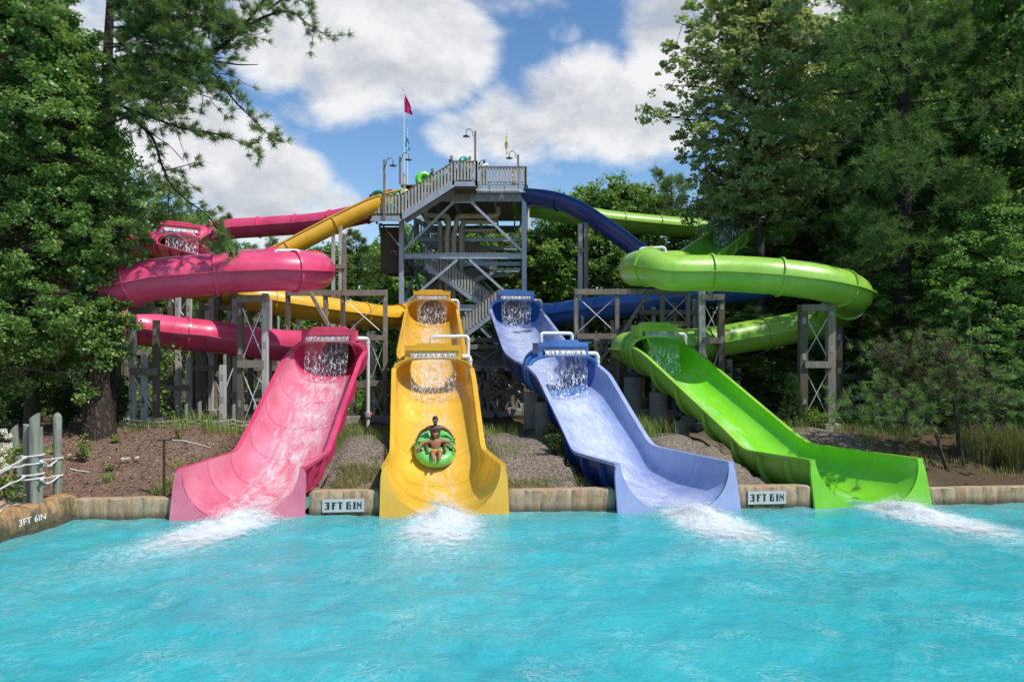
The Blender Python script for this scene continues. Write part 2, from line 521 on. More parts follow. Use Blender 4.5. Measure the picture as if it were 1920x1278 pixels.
def water_mat():
    m = NT('pool_water'); co = m.coord('Object')
    at = m.new('ShaderNodeAttribute', attribute_name='foam')
    foam_v = at.outputs['Fac']
    big = m.noise(m.coord('Object', (.5, 1.1, 1)), .5, 4, .6, .8)
    mid = m.noise(m.coord('Object', (.8, 1.4, 1)), 1.7, 5, .62, 1.2)
    c = m.ramp(m.math('ADD', m.math('MULTIPLY', big, .55), m.math('MULTIPLY', mid, .45)),
               [(.28, (.016, .275, .33)), (.44, (.028, .345, .39)), (.58, (.038, .385, .42)), (.78, (.065, .43, .455))])
    # shallow strip over the wall footing
    sh = m.new('ShaderNodeAttribute', attribute_name='shallow')
    c = m.mix(sh.outputs['Fac'], c, (.11, .31, .30))
    # foam: fine ridged lace, denser near the chute mouths; painted sparkle flecks join it
    r1 = m.noise(m.coord('Object', (1, 1.25, 1)), 2.6, 9, .68, 1.6)
    lace = m.math('ABSOLUTE', m.math('SUBTRACT', r1, .5))
    lace = m.ramp(lace, [(0, 1), (.055, 0)])
    patch = m.noise(co, .8, 5, .65, .5)
    base = m.math('MULTIPLY', lace, m.ramp(patch, [(.48, .01), (.70, .30)]))
    r2 = m.noise(co, 6, 9, .72, .8)
    near = m.math('MULTIPLY', m.ramp(m.math('ADD', r2, m.math('MULTIPLY', foam_v, .55)), [(.50, 0), (1.0, .9)]), m.math('MULTIPLY', foam_v, 2.4, clamp=True))
    fl = m.math('MULTIPLY', m.ramp(m.noise(m.coord('Object', (1, 2.2, 1)), 16, 5, .7, .3), [(.66, 0), (.74, .7)]), m.ramp(m.noise(co, 1.1, 3, .6), [(.42, 0), (.62, 1)]))  # tiny white flecks: sparkle on the ripples painted into the water colour
    f = m.math('MAXIMUM', m.math('MAXIMUM', base, fl), near, clamp=True)
    c = m.mix(f, c, (.78, .84, .85))
    h1 = m.noise(m.coord('Object', (.7, 1.2, 1)), 2.2, 6, .62, .9)
    h2 = m.noise(co, 8, 4, .6, .4)
    h3 = m.noise(m.coord('Object', (1, 1.6, 1)), 21, 3, .55)
    nrm = m.bump(h3, .3, .02, m.bump(h2, .7, .04, m.bump(h1, .6, .10)))
    rg = m.ramp(f, [(0, .05), (.6, .6)])
    m.bsdf(c, rg, nrm, .5)
    return m.m
M['water'] = water_mat()


def foam_mat(name, lo=.5, hi=.7, scale=6, stretch=(1, 1, 1), kind='UV', amt=.9, colr=(.83, .87, .88), edge=True, streak=None):
    """white water with clear gaps; UV.x runs across (0..1), UV.y along in metres"""
    m = NT(name)
    co = m.coord(kind, stretch)
    f = m.noise(co, scale, 8, .68, .6)
    if edge:
        sp = m.new('ShaderNodeSeparateXYZ'); m.l(m.coord('UV'), sp.inputs[0])
        d = m.math('ABSOLUTE', m.math('SUBTRACT', sp.outputs[0], .5))
        e = m.ramp(d, [(.12, 0), (.5, .36)])
        f = m.math('SUBTRACT', f, e)
    fac = m.ramp(f, [(lo, 0), (hi, amt)])
    if kind == 'Object':
        at = m.new('ShaderNodeAttribute', attribute_name='dens')
        fac = m.ramp(m.math('ADD', f, m.math('SUBTRACT', at.outputs['Fac'], .55)), [(lo, 0), (hi, amt)])
    b = m.bsdf(colr, .35, m.bump(f, .5, .03), .5, connect=False)
    tr = m.new('ShaderNodeBsdfTransparent')
    mx = m.new('ShaderNodeMixShader'); m.l(fac, mx.inputs[0])
    m.l(tr.outputs[0], mx.inputs[1]); m.l(b.outputs[0], mx.inputs[2]); m.l(mx.outputs[0], m.out.inputs[0])
    return m.m


def curtain_mat():
    """falling sheet: vertical streaks that tear into ragged rings lower down; UV.y 0 at the lip, 1 at the splash"""
    m = NT('falling_water')
    sp = m.new('ShaderNodeSeparateXYZ'); m.l(m.coord('UV'), sp.inputs[0])
    y = sp.outputs[1]
    st = m.noise(m.coord('UV', (22, 1.2, 1)), 2.0, 5, .6, .3)
    streak = m.ramp(st, [(.56, 0), (.74, .42)])
    v = m.new('ShaderNodeTexVoronoi', feature='DISTANCE_TO_EDGE'); v.inputs['Scale'].default_value = 1.0
    wob = m.new('ShaderNodeTexNoise'); wob.inputs['Scale'].default_value = 7; m.l(m.coord('UV'), wob.inputs['Vector'])
    m.l(m.mix(.12, m.coord('UV', (24, 11, 1)), m.mix(1, (1, 1, 1), wob.outputs['Color'], 'MIX')), v.inputs['Vector'])
    ring = m.ramp(v.outputs['Distance'], [(.025, .9), (.09, 0)])
    brk = m.noise(m.coord('UV', (9, 4, 1)), 1.5, 4, .6)
    ring = m.math('MULTIPLY', ring, m.ramp(brk, [(.42, .1), (.58, 1)]))
    torn = m.ramp(y, [(.25, 0), (.55, 1)])
    fac = m.math('ADD', m.math('MULTIPLY', streak, m.math('SUBTRACT', 1.05, m.math('MULTIPLY', torn, .75))), m.math('MULTIPLY', ring, torn), clamp=True)
    lip = m.ramp(y, [(.0, .8), (.09, .6), (.13, 0)])
    sp_n = m.noise(m.coord('UV', (60, 8, 1)), 1.0, 4, .7)
    fac = m.math('MAXIMUM', fac, m.math('MULTIPLY', lip, m.ramp(sp_n, [(.42, .12), (.6, .95)])))
    fac = m.math('MAXIMUM', fac, .03, clamp=True)
    b = m.bsdf((.82, .85, .87), .25, None, .6, connect=False)
    tr = m.new('ShaderNodeBsdfTransparent')
    mx = m.new('ShaderNodeMixShader'); m.l(fac, mx.inputs[0])
    m.l(tr.outputs[0], mx.inputs[1]); m.l(b.outputs[0], mx.inputs[2]); m.l(mx.outputs[0], m.out.inputs[0])
    return m.m


M['curtain'] = curtain_mat()
M['stream'] = foam_mat('sliding_water', .38, .76, 3.2, (4.2, .5, 1), amt=.72)
M['stream_thin'] = foam_mat('thin_sliding_water', .44, .82, 3.2, (4.2, .45, 1), amt=.55)
M['stream_full'] = foam_mat('foamy_sliding_water', .30, .74, 3.6, (3.6, .6, 1), amt=.62)
M['froth'] = foam_mat('mouth_froth', .36, .92, 3.4, (1, 1, 1), 'Object', .95, edge=False)
M['spray'] = plain('white_spray', (.86, .89, .9), .4, .03, 5, 0)
# ------------------------------------------------------------------ water slides
TR = .72   # tube radius


def se(t, hw, h, p):
    th = t * math.pi / 2
    sx = abs(math.sin(th)) ** (2 / p) * (1 if t >= 0 else -1)
    cz = abs(math.cos(th)) ** (2 / p)
    return sx, cz


class Axis:
    def __init__(s, m, t, shear=True):
        s.m = Vector((*m, 0)); s.t = Vector((*t, 0)); s.L = (s.t - s.m).length
        s.a = (s.t - s.m).normalized(); s.b0 = Vector((s.a.y, -s.a.x, 0))
        s.b1 = Vector((1, .0735, 0)).normalized() if shear else s.b0

    def b(s, u):
        return s.b1.lerp(s.b0, sstep(0, 4.2, u)).normalized()

    def P(s, u, v, z):
        return s.m + s.a * u + s.b(u) * v + Vector((0, 0, z))


def make_chute(root, A, fl, hw, hh, u0, u1, mats, mouth=False, name='chute', ribs=(), pw=lambda u: 2.6, du=.14):
    """open half-pipe flume: fl floor height, hw half width, hh wall height, all functions of u (metres up from the lower end)"""
    mb = MB(); NS = 28; th = .06; rows = []; n = max(4, int((u1 - u0) / du))
    ts = [-1 + 2 * i / NS for i in range(NS + 1)]
    for i in range(n + 1):
        u = u0 + (u1 - u0) * i / n; p = pw(u); w, h, z = hw(u), hh(u), fl(u); row = []
        for t in ts:
            sx, cz = se(t, w, h, p); row.append(A.P(u, sx * w, z + h - h * cz))
        row += [A.P(u, w + .17, z + h), A.P(u, w + .17, z + h - .1), A.P(u, w + th, z + h - .1)]
        for t in ts[::-1][1:-1]:
            sx, cz = se(t, w, h, p); row.append(A.P(u, sx * (w + th), z + h - (h + th) * cz - .0))
        row += [A.P(u, -w - th, z + h - .1), A.P(u, -w - .17, z + h - .1), A.P(u, -w - .17, z + h)]
        rows.append(row)
    N = len(rows[0]); mb.grid(rows, wrap=True)
    k = 0
    for i in range(n):
        for j in range(N):
            mb.mi[k] = 0 if j < NS else (2 if (j <= NS + 2 or j >= N - 3) else 1); k += 1
    mb.add(rows[0], [list(range(N))]); mb.mi[-1] = 2
    mb.add(rows[-1], [list(range(N))[::-1]]); mb.mi[-1] = 1
    ch = mb.build(name, mats, root, True)
    for ur in ribs:
        rb = MB(); rr = []
        for du_, off in ((-.04, .055), (-.04, .2), (.04, .2), (.04, .055)):
            u = ur + du_; p = pw(u); w, h, z = hw(u), hh(u), fl(u)
            rr.append([A.P(u, se(t, w, h, p)[0] * (w + off), z + h - .11 - (h - .11 + off) * se(t, w, h, p)[1]) for t in ts])
        rb.grid(rr); rb.grid([rr[3], rr[0]])
        r = rb.build('stiffening_rib', mats[1], ch, True, local=True)
        sb = MB(); rr = []
        for du_ in (-.014, .014):
            u = ur + .3 + du_; p = pw(u); w, h, z = hw(u), hh(u), fl(u)
            rr.append([A.P(u, se(t, w, h, p)[0] * (w - .004), z + h + .003 - (h - .003) * se(t, w, h, p)[1]) for t in ts])
        sb.grid(rr); sb.build('joint_seam', mats[2], ch, True, local=True)
    if mouth:
        pm = MB(); u = u0; p = pw(u); w, h, z = hw(u), hh(u), fl(u); wo = w + .19
        out = [(-w, h + .004), (-w - .04, h), (-w - .09, h - .03), (-w - .14, h - .10), (-wo + .02, h - .22), (-wo, h - .40), (-wo - .03, -.45), (wo + .03, -.45), (wo, h - .40), (wo - .02, h - .22), (w + .14, h - .10), (w + .09, h - .03), (w + .04, h), (w, h + .004)]
        inn = [(se(t, w, h, p)[0] * w, h - h * se(t, w, h, p)[1]) for t in ts[::-1][1:-1]]
        ol = [(x, zz + z) for x, zz in out + inn]
        b = A.b1
        k_ = .17; top_ = h + z
        pm.prism(ol, A.P(u, 0, 0) - A.a * (k_ * top_), b, Vector((0, 0, 1)) + A.a * k_, A.a * .06)
        e1 = [A.P(u, se(t, w, h, p)[0] * w, z + h - h * se(t, w, h, p)[1]) for t in ts]
        pm.grid([e1, [q + A.a * (k_ * (q.z - top_)) for q in e1]])
        pm.build('mouth_flange', mats[0], ch, False, local=True)
    return ch


def make_stream(label, A, fl, hw, hh, u0, u1, mat, span=.6, off=.02, pw=lambda u: 2.6, group=None):
    NS = 14; rows = []; uv = []; n = int((u1 - u0) / .15)
    for i in range(n + 1):
        u = u0 + (u1 - u0) * i / n; p = pw(u); w, h, z = hw(u), hh(u), fl(u)
        for k in range(NS + 1):
            t = (-1 + 2 * k / NS) * span; sx, cz = se(t, w, h, p)
            nx = -off * math.sin(t * math.pi / 2)
            q = A.P(u, sx * w + nx, z + h - h * cz + off + .012 * math.sin(u * 9 + k) * math.sin(k * 1.7 + u * 3))
            rows.append(q); uv.append((k / NS, u))
    f = []
    for i in range(n):
        for k in range(NS):
            a = i * (NS + 1) + k; f += [a, a + 1, a + NS + 2, a + NS + 1]
    me = np_mesh('flowing_water', [tuple(q) for q in rows], f, [4] * (n * NS), mat, True, uv=uv)
    return tag(put('flowing_water', me), label, 'water', 'water running down the chutes')


def make_bell(root, A, fl, hw, ub, uf, mats, hole=.74, rimh=1.0, up=.52, zt=None):
    """flared hood where a tube opens into a chute"""
    NS = 40; rin = []; rout = []
    n = 8
    for i in range(n + 1):
        s = i / n; u = ub + (uf - ub) * s
        k = math.sin(s * math.pi / 2) ** .75
        w = hole + (hw(uf) - hole) * k; hl = hole + (rimh - hole) * k; hu = hole + (up - hole) * k; p = 2 + .6 * k
        z = fl(u) if zt is None else zt + (fl(uf) - zt) * s
        a, b = [], []
        for j in range(NS):
            th = -math.pi / 2 + 2 * math.pi * j / NS
            c, sn = math.cos(th), math.sin(th)
            x = abs(c) ** (2 / p) * (1 if c >= 0 else -1); y = abs(sn) ** (2 / p) * (1 if sn >= 0 else -1)
            hh = hu if y > 0 else hl
            a.append(A.P(u, x * (w + .005), z + hl + y * hh - .004)); b.append(A.P(u, x * (w + .07), z + hl + y * (hh + .07)))
        rin.append(a); rout.append(b)
    mb = MB(); mb.cur = 0; mb.grid(rin, wrap=True); mb.cur = 1; mb.grid(rout, flip=True, wrap=True)
    mb.cur = 2; mb.grid([rin[-1], rout[-1]], wrap=True)
    bell = mb.build('bell_hood', mats, root, True)
    for i in (2, 4, 6, 8):
        rb = MB(); rr = []
        for du_, off in ((-.04, 1.0), (-.04, 1.055), (.04, 1.055), (.04, 1.0)):
            row = []
            cen = sum((Vector(q) for q in rout[i]), Vector()) / NS
            for q in rout[i]: row.append(cen + (Vector(q) - cen) * off + A.a * du_)
            rr.append(row)
        rb.grid(rr, wrap=True)
        rb.build('hoop', mats[1], bell, True, local=True)
    return bell


def make_box(root, A, u, z, mat, w=1.08):
    """header tank over the hood that pours the sheet of water"""
    ol = [(-w, -.05), (-w, .42), (-w - .03, .46), (-.76, .46), (-.58, .58), (.58, .58), (.76, .46), (w + .03, .46), (w, .42), (w, -.05), (w - .19, .0), (w - .19, .2), (-w + .19, .2), (-w + .19, .0)]
    mb = MB(); mb.prism(ol, A.P(u, 0, z) + A.a * .02, A.b(u), Vector((0, 0, 1)), A.a * .5)
    bx = mb.build('header_tank', mat, root)
    lp = MB(); lp.beam(A.P(u - .12, -w - .03, z + .475), A.P(u - .12, w + .03, z + .475), .1, .03)
    lp.build('tank_lip', mat, bx, local=True)
    return bx


def make_curtain(label, A, fl, u, ztop, w=.88, fall=.35):
    rows = []; uv = []; n = 22; m = 26
    zb = fl(u - fall) + .04
    for i in range(n + 1):
        s = i / n
        for k in range(m + 1):
            v = -w + 2 * w * k / m
            z = ztop + (zb - ztop) * s
            lift = .0
            q = A.P(u - fall * math.sqrt(s) + .02 * math.sin(k * 1.9 + s * 5), v * (1 - .05 * s), z + (v / w) ** 2 * .18 * s)
            rows.append(tuple(q)); uv.append((k / m, s))
    f = []
    for i in range(n):
        for k in range(m):
            a = i * (m + 1) + k; f += [a, a + 1, a + m + 2, a + m + 1]
    me = np_mesh('water_curtain', rows, f, [4] * (n * m), M['curtain'], True, uv=uv)
    return tag(put('water_curtain', me), label, 'waterfall', 'water curtains at the hoods')


def tube_run(root, path, mat, r=TR, sec=2.7, open_top=False, rim_mat=None, fin=True, name='tube_section'):
    pts = catmull(path, .3)
    pts, L = resample(pts, .3)
    N = len(pts); per = max(2, int(round(sec / .3)))
    fr = []
    for i in range(N):
        d = (pts[min(i + 1, N - 1)] - pts[max(0, i - 1)]).normalized()
        s = d.cross(Vector((0, 0, 1))).normalized(); fr.append((pts[i], s, s.cross(d), d))
    if open_top:
        angs = [R(-90 - 118 + 236 * k / 18) for k in range(19)]
    else:
        angs = [2 * math.pi * k / 24 for k in range(24)]
    i = 0; first = True
    while i < N - 1:
        j = min(N - 1, i + per)
        if N - 1 - j < per // 2: j = N - 1
        mb = MB(); rows = []
        for q in range(i, j + 1):
            c, s, up, d = fr[q]
            rows.append([c + (s * math.cos(a) + up * math.sin(a)) * r for a in angs])
        mb.cur = 0
        mb.grid(rows, wrap=not open_top)
        if open_top:
            mb.grid([[c + (s * math.cos(a) + up * math.sin(a)) * (r - .05) for a in angs] for c, s, up, d in fr[i:j + 1]], flip=True)
            for sg, a in ((-1, angs[0]), (1, angs[-1])):
                mb.cur = 1
                rr = []
                for c, s, up, d in fr[i:j + 1]:
                    e = c + (s * math.cos(a) + up * math.sin(a)) * r; o = (s * sg)
                    if (s * math.cos(a)).dot(o) < 0: o = -o
                    rr.append([e - o * .06 + up * .012, e + o * .12 + up * .012, e + o * .12 - up * .06, e - o * .03 - up * .06])
                mb.grid(rr, wrap=True)
        elif fin:
            mb.cur = 0
            for sg in (-1, 1):
                rr = []
                for c, s, up, d in fr[i:j + 1]:
                    e = c + s * sg * (r - .01)
                    rr.append([e + up * .02, e + s * sg * .15 + up * .02, e + s * sg * .15 - up * .02, e - up * .02])
                mb.grid(rr, wrap=True)
        o = mb.build(name, [mat, rim_mat or mat], root, True)
        fb = MB()
        c, s, up, d = fr[j] if j < N - 1 else fr[i]
        if True:
            ring = []
            if open_top: aa = angs
            else: aa = angs
            for off, dd in ((r - .01, -.035), (r + .075, -.035), (r + .075, .035), (r - .01, .035)):
                ring.append([c + (s * math.cos(a) + up * math.sin(a)) * off + d * dd for a in aa])
            fb.grid(ring, wrap=not open_top)
            fb.build('joint_flange', mat, o, True, local=True)
        i = j
    return pts


SL = {}


def lower_slide(key, colour, Mo, To, zt, mats, rise=0):
    """one of the four run-out chutes at the pool with its hood and header tank"""
    A = Axis(Mo, To); L = A.L
    fl = smoothed([0, 1.6, 3.1, L - 1.9, L - .9, L + .4], [-.10, .02, .30, zt - .40, zt - .06, zt + .05], 1.1)
    rim = smoothed([0, 1.4, 3.0, 3.3, L - 2.2, L - 1.35, L], [1.36, 1.34, 1.33, 1.42, zt + .62, zt + .98, zt + 1.05], .55)
    hw = smoothed([0, 1.2, 3.2, L], [1.61, 1.52, 1.41, 1.40], .8)
    hh = lambda u: max(.4, rim(u) - fl(u))
    pw = lambda u: 2.05 + .6 * sstep(0, 3.5, u)
    SL[key] = dict(A=A, fl=fl, hw=hw, hh=hh, pw=pw, L=L, zt=zt)
    return A, fl, hw, hh, pw, L


SPEC = {
    'pink': ((-7.58, 19.08), (-7.30, 28.6), 3.55),
    'yellow': ((-1.93, 19.45), (-3.25, 27.6), 2.90),
    'blue': ((4.75, 19.92), (1.42, 27.2), 3.02),
    'green': ((10.66, 20.52), (5.40, 29.4), 3.75),
}
MATS = {
    'pink': [M['pink_in'], M['pink'], M['pink']],
    'yellow': [M['yellow_in'], M['yellow'], M['yellow']],
    'blue': [M['blue_in'], M['navy'], M['blue_in']],
    'green': [M['green_in'], M['green'], M['green']],
}
BELLM = {
    'pink': [M['pink'], M['pink'], M['pink']],
    'yellow': [M['yellow_in'], M['yellow'], M['yellow']],
    'blue': [M['blue'], M['blue'], M['blue']],
    'green': [M['green_in'], M['green'], M['green']],
}
SLIDE_LABEL = {
    'pink': 'pink water slide winding behind the oak and emptying beside the brown mulch bank',
    'yellow': 'yellow water slide with two riders on a green raft in its lower chute',
    'blue': 'blue water slide with navy flume and pale periwinkle lower chute',
    'green': 'lime green water slide whose tubes loop through the dark trees',
}
ROOT = {}
for k in SPEC:
    A, fl, hw, hh, pw, L = lower_slide(k, k, *SPEC[k], MATS[k])
    mo = SPEC[k][0]
    root = ROOT[k] = thing('water_slide', SLIDE_LABEL[k], 'water slide', (mo[0], mo[1], 0), 'water slides of the tower')
    uf = L - 1.35
    ribs = [u for u in np.arange(1.0, L - 2, 1.35)]
    make_chute(root, A, fl, hw, hh, 0, uf + .02, MATS[k], True, 'runout_chute', ribs, pw)
    hole = .74 if k in ('pink', 'green') else .84
    make_bell(root, A, fl, hw, L, uf, BELLM[k], hole, rimh=.99)
    zb = fl(uf) + 1.56
    make_box(root, A, uf, zb, BELLM[k][1])
    make_curtain({'pink': 'sheet of falling water over the dark hole of the pink chute by the mulch bank',
                  'yellow': 'sheet of falling water in front of the yellow round opening above the raft',
                  'blue': 'sheet of falling water at the pale blue round opening of the lower blue hood',
                  'green': 'sheet of falling water at the dark opening of the lime green lower hood'}[k], A, fl, uf - .05, zb + .19)
    make_stream({'pink': 'foamy water sheet sliding down the pink chute', 'yellow': 'thin water sheet sliding down the yellow chute round the raft',
                 'blue': 'white foamy water covering the pale periwinkle lower chute', 'green': 'thin water sheet on the left half of the lime green chute'}[k],
                A, fl, hw, hh, .02, uf - .35, M['stream_full'] if k == 'blue' else (M['stream'] if k == 'pink' else M['stream_thin']), .72 if k in ('blue', 'pink') else .5, pw=pw)


def upper_chute(k, end, start, z0, z1, L_end_hole, rimh=1.0, boxed=True, clabel=None, slabel=None, hend=.86, stream='stream', hmax=1.40, bell=True):
    root = ROOT[k]
    A = Axis(end, start, False); L = A.L
    fl = smoothed([0, 1.2, L - 2.0, L - .9, L + .4], [z0, z0 + .12, z1 - .35, z1 - .06, z1 + .04], 1.2)
    hw = smoothed([0, .8, 2.4, 3.4, L], [hend, hend + .1, hmax - .05, hmax, hmax], .7)
    rr = smoothed([0, 1, L - 2.0, L], [.95, .95, rimh, rimh], .6)
    uf = L - 1.35
    make_chute(root, A, fl, hw, rr, 0, uf + .02, MATS[k], False, 'upper_chute', [u for u in np.arange(1.2, L - 2, 2.0)])
    make_bell(root, A, fl, hw, L, uf, BELLM[k], .74, rimh=rimh - .01)
    zb = fl(uf) + 1.56
    make_box(root, A, uf, zb, BELLM[k][1])
    if clabel: make_curtain(clabel, A, fl, uf - .05, zb + .2)
    if slabel: make_stream(slabel, A, fl, hw, rr, .4, uf - .35, M[stream], .55)
    return A, L


UP = {}
ay = SL['yellow']['A']; ab = SL['blue']['A']
UP['yellow'] = upper_chute('yellow', tuple(ay.P(ay.L - .1, 0, 0))[:2], (-4.85, 41.4), 2.90, 5.95, 0, clabel='sheet of falling water at the dark hole of the small upper yellow hood', slabel='water sliding down the upper yellow chute')
UP['blue'] = upper_chute('blue', tuple(ab.P(ab.L - .1, 0, 0))[:2], (.10, 41.4), 3.02, 5.95, 0, clabel='sheet of falling water at the dark hole of the small upper blue hood', slabel='white water sliding down the upper blue chute', stream='stream_full')
UP['pink'] = upper_chute('pink', (-11.9, 30.6), (-19.3, 38.9), 7.55, 9.55, 0, clabel='sheet of falling water at the pink hood high beside the pine branch', slabel='thin water sliding down the highest pink chute', hend=.74, stream='stream_thin', hmax=1.15, rimh=.9)
UP['green'] = upper_chute('green', (7.6, 31.4), (13.0, 39.4), 7.62, 10.4, 0, clabel='sheet of falling water at the green hood high among the oak leaves', slabel='thin water sliding down the highest green chute', hend=.74, stream='stream_thin', hmax=1.1, rimh=.85)


def endpt(A, u, z): return A.P(u, 0, z)


# pink: tower -> far loop -> upper hood
up, Lp = UP['pink']
tube_run(ROOT['pink'], [W(752, 383, 47.5), W(693, 398, 48.2), W(600, 417, 49), W(500, 425, 49.3), W(415, 432, 48.8), Vector((-22.6, 47.3, 11.7)), Vector((-23.4, 44.2, 11.2)), Vector((-22.6, 41.6, 10.7)),
                         up.P(Lp + 1.0, -.05, 10.38), up.P(Lp - .02, 0, 9.55 + .70)], M['pink'])
lo = SL['pink']; a = lo['A']
tube_run(ROOT['pink'], [up.P(.5, 0, 8.27), up.P(-.4, 0, 8.25), Vector((-9.6, 28.9, 8.1)), W(584, 505, 28.0), W(592, 508, 26.4), W(555, 509, 25.3), W(500, 509, 24.9), W(400, 514, 24.3), W(290, 524, 23.6), W(200, 546, 23.5),
                         Vector((-16.2, 24.3, 6.35)), Vector((-17.2, 26.6, 5.95)), Vector((-16.2, 28.9, 5.5)), Vector((-14.3, 29.9, 5.2)), W(400, 631, 30.6), W(500, 645, 31.0), Vector((-9.3, 31.2, 4.62)), Vector((-8.1, 30.6, 4.45)),
                         a.P(a.L + .9, 0, lo['zt'] + .80), a.P(a.L - .02, 0, lo['zt'] + .74)], M['pink'])
# yellow
uy, Ly = UP['yellow']
tube_run(ROOT['yellow'], [W(752, 364, 46.5), W(738, 366, 45), W(700, 379, 43.6), W(640, 408, 42.5), W(560, 449, 41.3), W(480, 487, 40), W(400, 503, 39), W(300, 507, 38.2), W(255, 512, 37), Vector((-21.2, 35.2, 8.3)), Vector((-20.2, 33.6, 8.0)), W(300, 525, 33.6)],
         M['yellow'], open_top=True, sec=3.3)
tube_run(ROOT['yellow'], [W(300, 525, 33.6), W(380, 540, 34.3), W(470, 557, 35.2), W(560, 573, 36.6), W(650, 586, 38.6), W(735, 595, 41), uy.P(Ly + 1.3, -.75, 6.75), uy.P(Ly + .7, -.1, 6.72), uy.P(Ly - .02, 0, 5.95 + .72)], M['yellow'])
# blue
ub_, Lb = UP['blue']
tube_run(ROOT['blue'], [W(984, 366, 46), W(1000, 366, 45), W(1050, 373, 43.7), W(1090, 389, 43), W(1130, 415, 42.5), W(1180, 450, 42), W(1230, 482, 41.5), W(1320, 497, 41.3), W(1400, 499, 41.6), W(1480, 500, 41.6), Vector((18.9, 40.3, 9.1)), Vector((18.6, 38.2, 8.6)), W(1480, 528, 36.8)],
         M['navy'], open_top=True, rim_mat=M['blue'], sec=3.3)
tube_run(ROOT['blue'], [W(1480, 528, 36.8), W(1390, 542, 37.2), W(1290, 556, 38.4), W(1180, 571, 40), W(1080, 583, 41.8), W(1030, 590, 42.6), ub_.P(Lb + 1.3, .8, 6.8), ub_.P(Lb + .7, .1, 6.72), ub_.P(Lb - .02, 0, 5.95 + .72)], M['blue'])
# green
ug, Lg = UP['green']
lo = SL['green']; a = lo['A']
tube_run(ROOT['green'], [W(975, 386, 47), W(1000, 389, 48), W(1060, 399, 48.6), W(1140, 413, 49), W(1250, 424, 49.4), W(1350, 431, 49.3), W(1420, 436, 48), Vector((18.3, 45.2, 12.0)), Vector((17.2, 42.6, 11.7)), Vector((14.9, 41.0, 11.3)), ug.P(Lg + .6, .1, 11.15), ug.P(Lg - .02, 0, 10.4 + .70)], M['green'])
tube_run(ROOT['green'], [ug.P(.5, 0, 8.34), ug.P(-.5, 0, 8.28), Vector((5.9, 30.0, 8.05)), Vector((5.2, 28.7, 7.92)), Vector((5.65, 27.5, 7.9)), W(1250, 511, 27.1), W(1350, 512, 27.2), W(1450, 518, 27.0), W(1540, 530, 27.0), W(1592, 545, 27.6), Vector((14.35, 28.7, 6.75)), Vector((14.5, 30.4, 6.3)),
                         W(1552, 600, 31.6), W(1500, 613, 31.8), W(1400, 631, 31.5), W(1310, 645, 31.2), Vector((6.7, 31.3, 4.75)), Vector((5.45, 30.9, 4.62)), a.P(a.L + .75, .05, lo['zt'] + .80), a.P(a.L - .02, 0, lo['zt'] + .74)], M['green'])
# ------------------------------------------------------------------ ground, pool, sky
def build_ground():
    xs = np.concatenate([np.linspace(-160, -34, 22)[:-1], np.linspace(-34, 34, 205), np.linspace(34, 160, 22)[1:]])
    ds = np.concatenate([np.linspace(0.02, 6, 50), np.linspace(6.2, 26, 70)[0:], np.linspace(27, 230, 40)])
    V = []; Z = []
    for d in ds:
        for x in xs:
            y = wall_y(x) + d + .22
            z = gz(x, y)
            V.append((x, y, z))
            l = sstep(-9.0, -10.0, x) * sstep(11, 8.5, d)
            g = sstep(-9, -8, x) * sstep(13.5, 12, x) * sstep(9, 6, d)
            Z.append((max(l, .25 * sstep(30, 8, d)), g, 0, 1))
    n = len(xs); f = []
    for i in range(len(ds) - 1):
        for k in range(n - 1):
            a = i * n + k; f += [a, a + 1, a + n + 1, a + n]
    me = np_mesh('ground', V, f, [4] * ((len(ds) - 1) * (n - 1)), M['earth'], True)
    ca = me.color_attributes.new('zone', 'FLOAT_COLOR', 'POINT')
    ca.data.foreach_set('color', np.array(Z, np.float32).ravel())
    tag(put('ground', me), kind='structure')


MOUTHS = [(-7.3, 18.9, -.35), (-1.9, 19.2, .05), (5.1, 19.5, .25), (11.1, 20.0, .45)]


